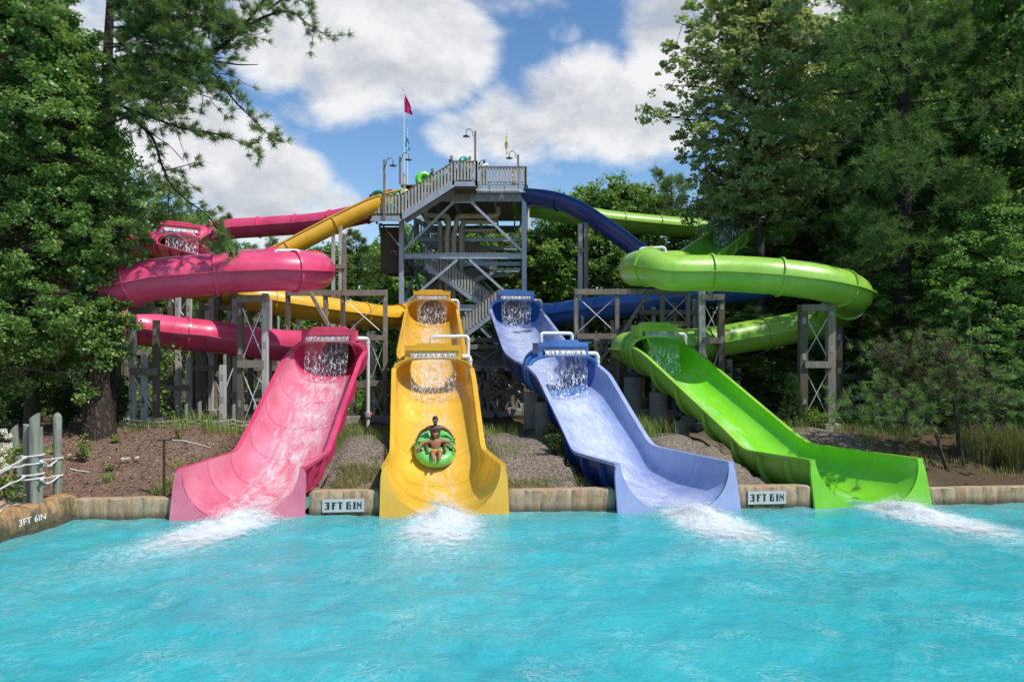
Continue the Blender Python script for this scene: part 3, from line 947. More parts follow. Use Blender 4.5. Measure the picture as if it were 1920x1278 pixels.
def build_water():
    xs = np.linspace(-34, 34, 560); ys = np.concatenate([np.linspace(-14, 7, 40)[:-1], np.linspace(7, 21.9, 260)])
    X, Y = np.meshgrid(xs, ys)
    r = np.random.default_rng(3)
    Z = np.zeros_like(X)
    for k in range(46):
        lam = r.uniform(.28, 2.0); th = r.normal(-1.57, .75); ph = r.uniform(0, 6.28); am = .0034 * lam ** .4
        w = 2 * np.pi / lam
        a = (X * np.cos(th) + Y * np.sin(th)) * w + ph + .8 * np.sin(X * .31 + k) + .8 * np.sin(Y * .37 + 2 * k)
        Z += am * (1 - np.abs(np.sin(a / 2)) * 2) if k % 2 else am * np.sin(a)
    foam = np.zeros_like(X)
    for (mx, my, dx) in MOUTHS:
        # water shoots out along the chute and spreads
        t = my - Y; cx = mx + dx * t
        sp = .75 + .30 * np.clip(t, 0, 9)
        f = np.exp(-((X - cx) / sp) ** 2) * np.clip((t + .6) / .5, 0, 1) * np.exp(-np.clip(t, 0, 20) / 2.6)
        foam = np.maximum(foam, f * 1.15)
        hump = np.exp(-((X - cx) / 1.0) ** 2) * np.exp(-((t - .7) / .75) ** 2)
        n2 = np.sin(X * 7.3 + Y * 5.1) * np.sin(X * 4.1 - Y * 8.7) + np.sin(X * 13 + Y * 3) * np.sin(Y * 11)
        hump *= np.clip((t - .15) / .35, 0, 1)
        Z += hump * (.12 + .05 * n2) + f * .025 * n2
    wy = 19.63 + .0735 * X
    sh = np.clip(1 - (wy - Y) / 1.1, 0, 1) * .8
    lw = np.clip(1 - np.abs(X + 11.9 + (wy - Y) * .12) / .6, 0, 1) * (Y > 12)
    sh = np.maximum(sh, lw * .7)
    V = np.stack([X, Y, Z], -1).reshape(-1, 3)
    n = len(xs); i = np.arange((len(ys) - 1) * n).reshape(len(ys) - 1, n)[:, :-1].ravel()
    F = np.stack([i, i + 1, i + n + 1, i + n], -1)
    me = np_mesh('pool_water', V, F, np.full(len(F), 4), M['water'], True)
    for nm, arr in (('foam', foam), ('shallow', sh)):
        at = me.attributes.new(nm, 'FLOAT', 'POINT'); at.data.foreach_set('value', arr.astype(np.float32).ravel())
    tag(put('pool_water', me), kind='structure')


def splash(name_label, mx, my, dx, seed, size=1.0):
    """white froth thrown up where a chute enters the pool: droplets and torn clots"""
    r = np.random.default_rng(seed); V = []; Fc = []
    base = np.array([[0, 0, 1], [.94, 0, -.33], [-.47, .82, -.33], [-.47, -.82, -.33]])
    n = int(9000 * size)
    t = r.gamma(1.6, .55, n) - .35; lat = r.normal(0, 1, n) * (.5 + .22 * np.clip(t, 0, 6)) * size
    top = (.66 * np.exp(-((t - .6) / .8) ** 2) + .05) * np.exp(-(lat / .8) ** 2)
    h = r.beta(1.1, 2.2, n) * top * 1.15 * size - .02
    sz = r.uniform(.003, .009, n) * np.where(r.random(n) < .08, 1.8, 1)
    for k in range(n):
        q = r.normal(size=(3, 3)); q, _ = np.linalg.qr(q)
        c = np.array([mx + dx * t[k] + lat[k], my - t[k], h[k] + .03])
        vs = base @ q * sz[k] * np.array([1.2, 1.2, 1.0]) + c
        o = len(V) * 1; V.append(vs)
    m = len(V)
    F = np.array([[0, 1, 2], [0, 2, 3], [0, 3, 1], [1, 3, 2]])
    FF = (F[None] + (np.arange(m) * 4)[:, None, None]).reshape(-1, 3)
    # torn froth skins: small humped sheets
    VV = np.concatenate(V); off = len(VV)
    rows = []; NN = 60; dens = [0.0] * off
    LAY = 5
    for q in range(LAY):
        hq = (1.0, .8, .58, .36, .12)[q]; wq = (.62, .72, .85, 1.0, 1.25)[q]
        for j in range(NN):
            for i in range(NN):
                lt = (i / (NN - 1) - .5) * 6.0 * size * wq; tt = (j / (NN - 1)) * 5.4 * size * (.6 + .1 * q) - .4
                z = .36 * hq * size * math.exp(-((tt - .55) / .8) ** 2) * math.exp(-(lt / (.8 * wq)) ** 2)
                z += (.05 * noise_at(lt * 2.6 + seed + q * 9, tt * 2.1) + .03 * noise_at(lt * 7 + seed, tt * 5 + q * 5)) * (.25 + min(1, z * 6))
                rows.append((mx + dx * tt + lt, my - tt, z + .014 + .004 * q))
                dens.append(max(0, (.70 + .09 * q) * math.exp(-(lt / ((.75 + .22 * max(0, tt)) * wq)) ** 2) * math.exp(-((max(0, tt - .3)) / (1.0 + .45 * q)) ** 2) * min(1, max(0, (tt + .4) / .25))))
    fq = []
    for q in range(LAY):
        for j in range(NN - 1):
            for i in range(NN - 1):
                a = off + q * NN * NN + j * NN + i; fq.append([a, a + 1, a + NN + 1, a + NN])
    verts = np.concatenate([VV, np.array(rows)])
    flat = np.concatenate([FF.ravel(), np.array(fq).ravel()])
    sizes = np.concatenate([np.full(len(FF), 3), np.full(len(fq), 4)])
    mi = np.concatenate([np.zeros(len(FF)), np.ones(len(fq))])
    me = np_mesh('splash', verts, flat, sizes, [M['spray'], M['froth']], False, mi)
    me.attributes.new('dens', 'FLOAT', 'POINT').data.foreach_set('value', dens)
    tag(put('splash', me), name_label, 'splash', 'splashes at the chute mouths', 'stuff')


def noise_at(x, y):
    from mathutils import noise as mn
    return mn.noise(Vector((x, y, 1.7)))


def wall_seg(label, xa, xb, h, seed, batter=.0):
    """stamped-concrete pool edge: bumpy planks face, rounded worn top"""
    n = max(6, int((xb - xa) / .09)); mb = MB(); rows = []
    from mathutils import noise as mn
    for i in range(n + 1):
        x = xa + (xb - xa) * i / n; y = wall_y(x)
        gro = .035 if (i % 5 == 0) else 0
        nz = lambda z: .022 * mn.noise(Vector((x * 2.3, z * 2.5, seed))) + .012 * mn.noise(Vector((x * 9, z * 9, seed)))
        hh = h + .025 * mn.noise(Vector((x * 1.4, 0, seed + 5)))
        if i in (0, n): hh -= .05
        rows.append([(x, y - .02 + gro + nz(-.4), -.5), (x, y + gro + nz(0), 0.02), (x, y + gro + nz(.2), .2), (x, y + .01 + gro + nz(.4), hh * .68), (x, y + .012 + gro + nz(.6), hh - .018),
                     (x, y + .026 + gro * .8, hh), (x, y + .08, hh + .002), (x, y + .34, hh), (x, y + .40, hh - .05), (x, y + .41, -.1)])
    mb.grid(rows, flip=True)
    mb.add(rows[0], [list(range(10))]); mb.add(rows[-1], [list(range(10))[::-1]])
    return tag(mb.build('pool_wall', M['wall'], smooth=True), label, 'wall', 'pool edge walls')


def depth_plaque(label, pxc, pyc, wpx, hpx):
    D = None
    for _ in range(8):
        D = D or 19.5
        x = (pxc - 960) * D / FP; D = wall_y(x)
    D -= .03
    c = W(pxc, pyc, D); s = D / FP
    root = thing('depth_marker', label, 'sign', c, 'mosaic depth markers')
    cols, rowsn = 35, 10
    glyph = {
        '3': ['XXX.', '..XX', '.XXX', '..XX', '..XX', 'XXXX'], 'F': ['XXXX', 'XX..', 'XXX.', 'XX..', 'XX..', 'XX..'],
        'T': ['XXXX', '.XX.', '.XX.', '.XX.', '.XX.', '.XX.'], '6': ['XXXX', 'XX..', 'XXXX', 'XX.X', 'XX.X', 'XXXX'],
        'I': ['XX', 'XX', 'XX', 'XX', 'XX', 'XX'], 'N': ['X..X', 'XX.X', 'XXXX', 'X.XX', 'X..X', 'X..X']}
    glyph['3'] = ['XXXX', '..XX', '.XXX', '..XX', '..XX', 'XXXX']
    glyphs = []; x0 = 2
    for g, adv in (('3', 6), ('F', 5), ('T', 7), ('6', 6), ('I', 3), ('N', 4)):
        cells = set(); glyphs.append(cells)
        for r_, line in enumerate(glyph[g]):
            for c_, ch in enumerate(line):
                if ch == 'X': cells.add((x0 + c_, r_ + 2))
        x0 += adv
    ax = Vector((1, .0735, 0)).normalized(); ay = Vector((0, 0, 1)); an = Vector((.0735, -1, 0)).normalized()
    w, h = wpx * s, hpx * s; tw, th = w / cols, h / rowsn
    gb = MB(); gb.prism([(-w / 2 - .012, -h / 2 - .012), (w / 2 + .012, -h / 2 - .012), (w / 2 + .012, h / 2 + .012), (-w / 2 - .012, h / 2 + .012)], c, ax, ay, -an * .05)
    gb.build('backing', M['grout'], root)
    wb = MB(); lb = [MB() for _ in glyphs]
    for i in range(cols):
        for j in range(rowsn):
            t = next((b for b, g_ in zip(lb, glyphs) if (i, j) in g_), wb)
            x, y = -w / 2 + i * tw, h / 2 - (j + 1) * th; g = tw * .07
            t.prism([(x + g, y + g), (x + tw - g, y + g), (x + tw - g, y + th - g), (x + g, y + th - g)], c + an * .008, ax, ay, -an * .01)
    fld = wb.build('tile_field', M['tile_white'], root)
    for b in lb: b.build('letter', M['tile_dark'], fld, local=True)


def text_mesh(body, size, name, mat, M4, extrude=.004):
    cu = bpy.data.curves.new(name, 'FONT'); cu.body = body; cu.size = size; cu.extrude = extrude; cu.align_x = 'CENTER'; cu.align_y = 'CENTER'
    cu.offset = 0.0
    o = bpy.data.objects.new(name, cu); link(o)
    dg = bpy.context.evaluated_depsgraph_get(); dg.update()
    me = bpy.data.meshes.new_from_object(o.evaluated_get(dg))
    bpy.data.objects.remove(o)
    me.transform(M4); me.materials.clear(); me.materials.append(mat)
    return me


build_ground(); build_water()
# pool floor, so the basin is closed under the water
pf = MB(); pf.box((0, 2, -1.35), (76, 44, .3)); tag(pf.build('pool_floor', M['tile_white']), kind='structure')
MW = []
wall_seg('long stained pool wall between the rocky edge and the pink chute', -12.1, -9.42, .54, 1)
wall_seg('short pool wall bearing a depth marker between pink and yellow chutes', -5.72, -3.78, .66, 2)
wall_seg('plain stained pool wall between yellow and blue chutes', -.10, 3.0, .60, 3)
wall_seg('short pool wall bearing a depth marker between blue and green chutes', 6.62, 8.9, .60, 4)
wall_seg('long pool wall right of the green chute under the small pine', 12.5, 30, .47, 5)
depth_plaque('white mosaic plaque reading 3FT 6IN between pink and yellow chutes', 643.5, 947.5, 77, 23.5)
depth_plaque('white mosaic plaque reading 3FT 6IN between blue and green chutes', 1438, 932.5, 73, 23.5)
for i, (mx, my, dx) in enumerate(MOUTHS):
    splash(['long white splash spraying out from the pink chute', 'broad white splash under the yellow chute', 'white splash heaped at the periwinkle chute mouth', 'white splash curling off the lime green chute'][i],
           mx + (.15 if i == 0 else 0), my - .05, dx, 20 + i, [1.0, 1.0, .95, .85][i])
# deck and rocky edge beside the rope fence
def rock_edge():
    from mathutils import noise as mn
    path = [Vector((-11.95, 18.9, 0)), Vector((-12.12, 18.3, 0)), Vector((-12.28, 17.6, 0)), Vector((-12.45, 16.7, 0)), Vector((-12.6, 15.5, 0)), Vector((-12.7, 13.5, 0)), Vector((-12.8, 8, 0))]
    pts, L = resample(catmull(path, .1), .07); rows = []
    for i, p in enumerate(pts):
        d = (pts[min(i + 1, len(pts) - 1)] - pts[max(0, i - 1)]).normalized(); n = Vector((-d.y, d.x, 0))
        if n.x < 0: n = -n
        row = []
        s = i * .07
        for (o, z) in ((.02, -.5), (.04, .02), (.06, .15), (.05, .28), (.03, .42), (-.02, .54), (-.12, .63), (-.28, .66), (-.42, .65), (-.5, .58), (-.5, -.1)):
            calm = .25 if 1.0 < s < 2.2 else 1.0
            fold = calm * (.10 * max(0, mn.noise(Vector((s * 1.6 + z * .9, z * .4, 3)))) + .07 * mn.noise(Vector((s * 3.4 + z * 1.2, z, 8))))
            zz = z + (.09 * mn.noise(Vector((s * 1.1, 0, 5))) + .05 * mn.noise(Vector((s * 3, 1, 5))) - (.05 if s > 2 else -.03) if z > .3 else 0)
            row.append(p + n * (o - fold * 1.5 * (0 < z < .6)) + Vector((0, 0, zz)))
        rows.append(row)
    mb = MB(); mb.grid(rows); mb.add(rows[0], [list(range(11))])
    global ROCK
    ROCK = tag(mb.build('rock_edge', M['rock'], smooth=True), 'rocky sculpted pool edge with 3FT 6IN painted on dark patch', 'wall')


m = NT('sculpted_rock'); co = m.coord('Object')
a_ = m.noise(m.coord('Object', (1.6, 1.6, .7)), 2.2, 8, .66, .6); b_ = m.noise(co, 9, 6, .7)
c_ = m.ramp(a_, [(.30, (.06, .055, .038)), (.44, (.17, .13, .075)), (.54, (.42, .25, .115)), (.64, (.50, .31, .15)), (.8, (.50, .38, .23))])
sp_ = m.new('ShaderNodeSeparateXYZ'); m.l(co, sp_.inputs[0])
c_ = m.mix(m.ramp(m.math('ADD', sp_.outputs[2], m.math('MULTIPLY', a_, .5)), [(.35, .9), (.75, 0)]), c_, (.085, .08, .05))
c_ = m.mix(m.ramp(b_, [(.5, 0), (.75, .5)]), c_, (.14, .12, .07))
m.bsdf(c_, .85, m.bump(m.math('ADD', a_, m.math('MULTIPLY', b_, .4)), 1.0, .12), .25)
M['rock'] = m.m
M['deck'] = plain('deck_concrete', (.40, .29, .20), .85, .1, 2, .25, 40, .2, dirt=(.28, .2, .13), dirt_amt=.4)
rock_edge()
dk = MB()
ol = [(-12.4, 18.35), (-12.72, 17.3), (-12.95, 16), (-13.1, 14), (-13.2, 8), (-30, 8), (-30, 18.05), (-15, 18.6)]
dk.add([(x, y, .645) for x, y in ol] + [(x, y, .3) for x, y in ol], [list(range(8))[::-1]] + [(i, (i + 1) % 8, 8 + (i + 1) % 8, 8 + i) for i in range(8)])
tag(dk.build('deck', M['deck']), kind='structure')
cb = MB(); cb.tube([(-12.75, 17.35, .66), (-12.97, 16, .66), (-13.12, 14, .66)], .035, 6)
tag(cb.build('deck_edging', M['white']), 'pale strip along the deck edge behind the rocks', 'edging')
# painted depth figures on the rocks
n_ = Vector((1, -.17, 0)).normalized(); ax_ = Vector((.17, 1, 0)).normalized()
pos = W(51, 983, 17.55)
M4 = Matrix.Translation(Vector((-12.075, 17.43, .33))) @ Matrix((( ax_.x, 0, n_.x, 0), (ax_.y, 0, n_.y, 0), (0, 1, 0, 0), (0, 0, 0, 1)))
import bmesh
from mathutils.bvhtree import BVHTree
tm = text_mesh('3FT 6IN', .235, 'painted_depth', M['white'], M4, 0.0)
bm = bmesh.new(); bm.from_mesh(tm); bmesh.ops.triangulate(bm, faces=bm.faces[:])
for _ in range(3): bmesh.ops.subdivide_edges(bm, edges=[e for e in bm.edges if e.calc_length() > .025], cuts=1)
tree = BVHTree.FromPolygons([v.co for v in ROCK.data.vertices], [tuple(q.vertices) for q in ROCK.data.polygons])
for v in bm.verts:
    hit = tree.ray_cast(v.co + n_ * .6, -n_)
    if hit[0] is not None: v.co = hit[0] + n_ * .007
bm.to_mesh(tm); bm.free()
tag(put('painted_depth', tm), 'white stencilled 3FT 6IN on the rocky pool edge', 'lettering')
# ------------------------------------------------------------------ slide tower
TD = 45.0
def T(px, py, D=TD): return W(px, py, D)
def tz(py, D=TD): return CH - (py - 639) * D / FP
def tx(px, D=TD): return (px - 960) * D / FP
XL, XR = tx(753), tx(983)
YF, YB = TD, TD + 13.0
tower = thing('slide_tower', 'tall grey steel tower with wooden stairs where all four slides start', 'tower', ((XL + XR) / 2, YF, gz(-3, 45)))
zdeck = tz(347)
def part(mb, name, mat, parent=tower, smooth=False, local=False): return mb.build(name, mat, parent, smooth, local)
for x in (XL, XR):
    for y in (YF, YB):
        b = MB(); zt = zdeck - .1 if x == XR or y == YB else tz(400)
        z0 = gz(x, y) - .2
        # I-section column
        b.box((x, y - .13, (z0 + zt) / 2), (.30, .03, zt - z0)); b.box((x, y + .13, (z0 + zt) / 2), (.30, .03, zt - z0)); b.box((x, y, (z0 + zt) / 2), (.04, .228, zt - z0))
        part(b, 'column', M['steel'])
def ibeam(a, b, h=.34, w=.2):
    mb = MB(); a, b = Vector(a), Vector(b); up = Vector((0, 0, 1))
    mb.beam(a + up * h / 2, b + up * h / 2, w, .03); mb.beam(a - up * h / 2, b - up * h / 2, w, .03); mb.beam(a, b, .03, h - .034)
    return mb
for zc in (tz(480), tz(577), tz(690)):
    for y in (YF, YB): part(ibeam((XL + .16, y, zc), (XR - .16, y, zc)), 'floor_beam', M['steel'])
    for x in (XL, XR): part(ibeam((x, YF + .16, zc), (x, YB - .16, zc)), 'floor_beam', M['steel'])
# chevron braces on the front and back face
for (pa, pb, yo, sh) in (((852, 378), (757, 470), 0, 0), ((882, 378), (978, 470), 0, 0), ((858, 487), (757, 572), 0, 0), ((880, 487), (968, 566), 0, 0), ((862, 585), (760, 680), 0, 0), ((872, 585), (975, 690), 0, 0)):
    for y in (YF - .02, YB + .02):
        b = MB(); b.beam((tx(pa[0]), y, tz(pa[1])), (tx(pb[0]), y, tz(pb[1])), .16, .16); part(b, 'brace', M['steel'])
for x in (XL, XR):
    for za, zb in ((tz(480), tz(385)), (tz(577), tz(490)), (tz(690), tz(585))):
        b = MB(); b.beam((x + .02, YF + .3, za + .2), (x + .02, (YF + YB) / 2, zb), .14, .14); part(b, 'brace', M['steel'])
        b = MB(); b.beam((x + .02, YB - .3, za + .2), (x + .02, (YF + YB) / 2, zb), .14, .14); part(b, 'brace', M['steel'])
# gusset, girder and platform
b = MB(); b.box((tx(867), YF - .05, tz(377)), (1.6, .05, .28)); part(b, 'gusset', M['steel'])
M['girder'] = plain('stained_girder', (.26, .28, .28), .6, .35, 1.2, .2, 10, .4, 0, 0, (5, 5, .8), (.10, .10, .09), .6)
b = MB(); b.box(((XL + XR) / 2, YF - .02, (tz(361) + tz(378)) / 2), (XR - XL - .1, .22, tz(361) - tz(378))); g = part(b, 'girder', M['girder'])
M4 = Matrix.Translation(Vector((tx(940.5), YF - .145, tz(369)))) @ Matrix(((1, 0, 0, 0), (0, 0, -1, 0), (0, 1, 0, 0), (0, 0, 0, 1)))
o = put('letter_mark', text_mesh('A', .48, 'letter_mark', M['white'], M4), g, True)
for y in (YB,):
    b = MB(); b.box(((XL + XR) / 2, y, (tz(361) + tz(378)) / 2), (XR - XL - .1, .22, tz(361) - tz(378))); part(b, 'girder', M['girder'])
for i in range(6):
    x = XL + .6 + i * (XR - XL - 1.2) / 5
    b = MB(); b.beam((x, YF + .12, tz(368)), (x, YB - .12, tz(368)), .12, .4); part(b, 'joist', M['steel'])
b = MB()
n = 78
for i in range(n):
    y = YF - .25 + (YB - YF + .4) * i / n
    b.box(((XL + XR) / 2 + .1, y + .08, zdeck - .05), (XR - XL + .3, .155, .06))
part(b, 'deck_boards', M['timber'])
b = MB(); b.box(((tx(893) + XR) / 2, YF - .33, zdeck - .33), (XR - tx(893) + .1, .06, .5)); part(b, 'edge_beam', M['steel'])
for px in (920, 948, 974):
    b = MB(); b.box((tx(px), YF - .38, zdeck - .2), (.1, .05, .75)); part(b, 'rail_bracket', M['steel'])
b = MB(); b.tube([(tx(890), YF - .42, tz(359)), (tx(930), YF - .42, tz(360)), (tx(970), YF - .42, tz(359)), (tx(978), YF - .44, tz(362)), (tx(989), YF - .44, tz(364))], .035, 6); part(b, 'conduit', M['pvc'])


def railing(a, b_, h=1.12, gap=.2, parent=tower, posts=True, mat=None, pk=.13):
    """timber guard rail: top and bottom rails, posts, flat pickets (one slat panel)"""
    a, b_ = Vector(a), Vector(b_); d = b_ - a; L = Vector((d.x, d.y, 0)).length; dn = Vector((d.x, d.y, 0)).normalized(); nrm = Vector((dn.y, -dn.x, 0))
    up = Vector((0, 0, 1)); mt = mat or M['timber_pale']
    r = MB(); r.beam(a + up * h, b_ + up * h, .14, .05); r.beam(a + up * (h - .12) - nrm * .0, b_ + up * (h - .12), .045, .14); r.beam(a + up * .1, b_ + up * .1, .045, .12)
    rail = part(r, 'guard_rail', M['timber'], parent)
    s = MB(); n = max(2, int(L / gap))
    rr = random.Random(int(a.x * 97 + a.z * 31))
    for i in range(n):
        p = a.lerp(b_, (i + .5) / n) + nrm * .05
        s.beam(p + up * .02, p + up * (h - .06 + rr.uniform(-.02, .02)), pk, .025, up=nrm)
    part(s, 'slat_panel', mt, rail, local=True)
    if posts:
        for q in (a, b_):
            p = MB(); p.beam(q - up * .3, q + up * (h + .02), .12, .12); part(p, 'newel', M['timber'], rail, local=True)
    return rail


# upper platform rails
yf = YF - .3
railing((tx(893), yf, zdeck), (XR + .05, yf, zdeck)); railing((XR + .1, yf, zdeck), (XR + .1, YF + 1.2, zdeck)); railing((XR + .1, YB - 1.5, zdeck), (XR + .1, YB + .1, zdeck))
zr = zdeck
railing((tx(750, YB), YB + .1, zr), (XR + .1, YB + .1, zr)); railing((tx(750), YF + 1.6, zr), (tx(750), YF + 2.4, zr))
# stair landing in front of the platform, flight and lower landing
yl0, yl1 = YF - 1.75, YF - .35
def zz(py): return tz(py, yl0)
def xx(px): return tx(px, yl0)
zl_hi = zz(338.5); zl_lo = zz(401)
b = MB()
for i in range(9): b.box(((xx(850) + xx(893)) / 2, yl0 + .08 + i * .155, zl_hi - .04), (xx(893) - xx(850), .15, .06))
part(b, 'landing_boards', M['timber'])
b = MB(); b.box(((xx(850) + xx(893)) / 2, yl0 - .02, zl_hi - .22), (xx(893) - xx(850), .06, .3)); part(b, 'edge_beam', M['steel'])
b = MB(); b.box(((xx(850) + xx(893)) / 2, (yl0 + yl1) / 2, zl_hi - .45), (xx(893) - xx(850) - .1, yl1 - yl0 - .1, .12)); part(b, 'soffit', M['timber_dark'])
railing((xx(850), yl0, zl_hi), (xx(893), yl0, zl_hi), 1.22)
railing((xx(893), yl0, zl_hi), (xx(893), yl1, zl_hi), 1.22)
railing((xx(752), yl0, zl_lo), (xx(850), yl0, zl_hi), 1.2)
railing((xx(695), yl0, zl_lo), (xx(752), yl0, zl_lo), 1.2)
railing((xx(695), yl0, zl_lo), (xx(695), yl1 + .6, zl_lo), 1.2)
for y in (yl0 - .03, yl1):
    b = MB(); b.beam((xx(752), y, zl_lo - .2), (xx(850), y, zl_hi - .2), .06, .42); part(b, 'stringer', M['steel'])
b = MB(); ns = 15
for i in range(ns):
    t = (i + .5) / ns
    b.box((xx(752) + (xx(850) - xx(752)) * t, (yl0 + yl1) / 2, zl_lo + (zl_hi - zl_lo) * (i + 1) / ns - .04), (.32, yl1 - yl0 - .1, .06))
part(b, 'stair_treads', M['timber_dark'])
b = MB()
for i in range(9): b.box(((xx(695) + xx(752)) / 2, yl0 + .1 + i * .22, zl_lo - .05), (xx(752) - xx(695), .2, .07))
part(b, 'landing_boards', M['timber'])
b = MB(); b.box(((xx(695) + xx(752)) / 2, yl0 - .03, zl_lo - .3), (xx(752) - xx(695), .06, .34)); part(b, 'edge_beam', M['steel'])
# flight seen from below, running back from the lower landing
z_end = zz(492)
for x in (xx(699), xx(748)):
    b = MB(); b.beam((x, yl1 + .7, zl_lo - .3), (x, YF + 3.2, z_end - .4), .06, .4); part(b, 'stringer', M['steel'])
b = MB()
for i in range(17):
    t = i / 17
    b.box(((xx(699) + xx(748)) / 2, yl1 + .7 + (YF + 3.0 - yl1) * t, zl_lo - .35 + (z_end - zl_lo) * t), (xx(748) - xx(699) - .1, .3, .1))
part(b, 'stair_treads', M['timber_dark'])
b = MB(); b.box(((xx(699) + xx(748)) / 2, YF + .9, (zl_lo + z_end) / 2 - .45), (xx(748) - xx(699), .12, zl_lo - z_end - .1))
for i in range(13): b.box(((xx(699) + xx(748)) / 2, YF + .82, z_end - .4 + i * (zl_lo - z_end - .4) / 13), (xx(748) - xx(699), .1, .06))
part(b, 'stair_boards', M['timber_dark'])
b = MB(); b.beam((xx(700), YF + .7, tz(415)), (xx(748), YF + .7, tz(470)), .1, .1); part(b, 'brace', M['steel'])
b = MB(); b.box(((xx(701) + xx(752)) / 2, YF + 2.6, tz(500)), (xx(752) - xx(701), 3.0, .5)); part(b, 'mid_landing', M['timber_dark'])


def inner_flight(xa, za, xb, zb, y, w=1.5, rails=True):
    b = MB(); b.beam((xa, y - w / 2, za - .15), (xb, y - w / 2, zb - .15), .06, .36); b.beam((xa, y + w / 2, za - .15), (xb, y + w / 2, zb - .15), .06, .36); part(b, 'stringer', M['steel'])
    b = MB(); n = 16
    for i in range(n):
        t = (i + .5) / n; b.box((xa + (xb - xa) * t, y, za + (zb - za) * t + .02), (.32, w - .1, .06))
    part(b, 'stair_treads', M['timber'])
    if rails:
        railing((xa, y - w / 2, za), (xb, y - w / 2, zb), 1.15); railing((xa, y + w / 2, za), (xb, y + w / 2, zb), 1.15, mat=M['timber'])


yi = YF + 1.4; D1 = yi
inner_flight(tx(795, D1), tz(492, D1), tx(920, D1), tz(578, D1), yi + 1.0)
inner_flight(tx(856, YF), tz(636, YF), tx(938, YF), tz(574, YF), YF + .6)
railing((tx(938, YF - .2), YF - .2, tz(577)), (tx(981, YF - .2), YF - .2, tz(577)))
b = MB(); b.box(((tx(935) + XR) / 2, YF + 1.2, tz(579)), (XR - tx(935), 2.8, .1)); part(b, 'mid_landing', M['timber'])
inner_flight(tx(865, D1), tz(705, D1), tx(930, D1), tz(770, D1), yi + .6)
inner_flight(tx(985, 43), tz(745, 43), tx(880, 43), tz(800, 43), 43.5)
inner_flight(tx(780, YF + 7), tz(440, YF + 7), tx(925, YF + 7), tz(500, YF + 7), YF + 7)
inner_flight(tx(930, YF + 8.5), tz(505, YF + 8.5), tx(800, YF + 8.5), tz(565, YF + 8.5), YF + 8.5)
for y_ in (YF + 4.5, YF + 9):
    for zc in (tz(430), tz(480), tz(577)): part(ibeam((XL + .16, y_, zc), (XR - .16, y_, zc), .26, .14), 'floor_beam', M['steel'])
railing((tx(880), YF + 2.4, tz(690)), (XR, YF + 2.4, tz(690)), mat=M['timber'])
railing((tx(985, 42), 42, 2.2), (tx(1030, 42), 42, 2.2), 1.2, mat=M['timber'])
# water mains under the platform
def main_pipe(pts, r=.2):
    q = []
    P = [Vector(p) for p in pts]
    q.append(P[0])
    for a, b_, c in zip(P, P[1:], P[2:]):
        e1 = (a - b_).normalized() * r * 1.3; e2 = (c - b_).normalized() * r * 1.3
        q += [b_ + e1, b_ + e1 * .42 + e2 * .42 - (e1 + e2) * .12, b_ + e2]
    q.append(P[-1])
    b = MB(); b.tube(q, r, 12)
    for a, b_ in zip(P, P[1:]):
        d = (b_ - a).normalized()
        if (b_ - a).length > 1.5:
            for e in (a + d * r * 1.8, b_ - d * r * 1.8): b.tube([e - d * .06, e + d * .06], r * 1.15, 12)
    return b
DP = YF + 2.5
def p2(px, py, D=DP): return W(px, py, D)
zb0 = gz(-3, 47)
for k, (pts, r) in enumerate((
    ([p2(798, 388), p2(798, 404), p2(840, 404), p2(842, 418), p2(838, 440), Vector((tx(838, DP), DP + .3, zb0))], .18),
    ([p2(800, 404, DP + .6), p2(798, 417, DP + .6), p2(826, 417, DP + .6), p2(826, 440, DP + .7), Vector((tx(826, DP), DP + 1, zb0))], .16),
    ([p2(934, 388), p2(934, 405), p2(857, 405), p2(856, 420), p2(851, 440), Vector((tx(851, DP), DP + .3, zb0))], .18),
    ([p2(930, 405, DP + .6), p2(928, 416, DP + .6), p2(866, 416, DP + .6), p2(864, 440, DP + .7), Vector((tx(864, DP), DP + 1, zb0))], .16))):
    root = thing('water_main', ['beige water main nearest the stair side under the platform, bending down beside the brace', 'beige water main tucked behind the stair-side bend', 'beige water main with its long run toward the blue slide', 'beige water main tucked behind the long blue-side run'][k], 'pipe', pts[0], 'water mains inside the tower')
    main_pipe(pts, r).build('pipe_run', M['pipe_beige'], root, True)
b = MB(); b.tube([W(860, 432, DP + 1), W(930, 432, DP + 1)], .13, 10); b.tube([W(868, 436, DP + 1.2), W(868, 500, DP + 1.2)], .13, 10)
part(b, 'cross_pipe', M['pipe_beige'])


# ---- lamps and flags on the tower
def lamp(label, px, ytop, ybase, D, side, pyl):
    base = W(px, ybase, D); top = W(px, ytop, D)
    root = thing('deck_lamp', label, 'lamp', base, 'gooseneck lamps on the tower')
    b = MB(); b.beam(base, top, .13, .13); b.build('post', M['timber'], root)
    s = D / FP; x0 = base.x; zl = tz(pyl, D)
    b = MB()
    arc = [(x0, D - .12, zl - .12), (x0 + side * .14, D - .12, zl + .06)]
    for k in range(9):
        a = math.pi * k / 8; arc.append((x0 + side * (.18 + .2 - .2 * math.cos(a)), D - .12, zl + .26 + .2 * math.sin(a)))
    arc.append((x0 + side * .58, D - .12, zl + .05))
    b.tube(arc, .025, 6); b.build('gooseneck_arm', M['lamp_metal'], root, True)
    cx = x0 + side * .58
    sh = MB().lathe([(.03, .12), (.045, .11), (.06, .05), (.23, -.01), (.24, -.03), (.2, -.025), (.05, 0)], (cx, D - .12, zl), 20).build('lamp_shade', M['lamp_metal'], root, True)
    MB().ball((cx, D - .12, zl - .08), .055).build('bulb', M['bulb'], sh, True, local=True)


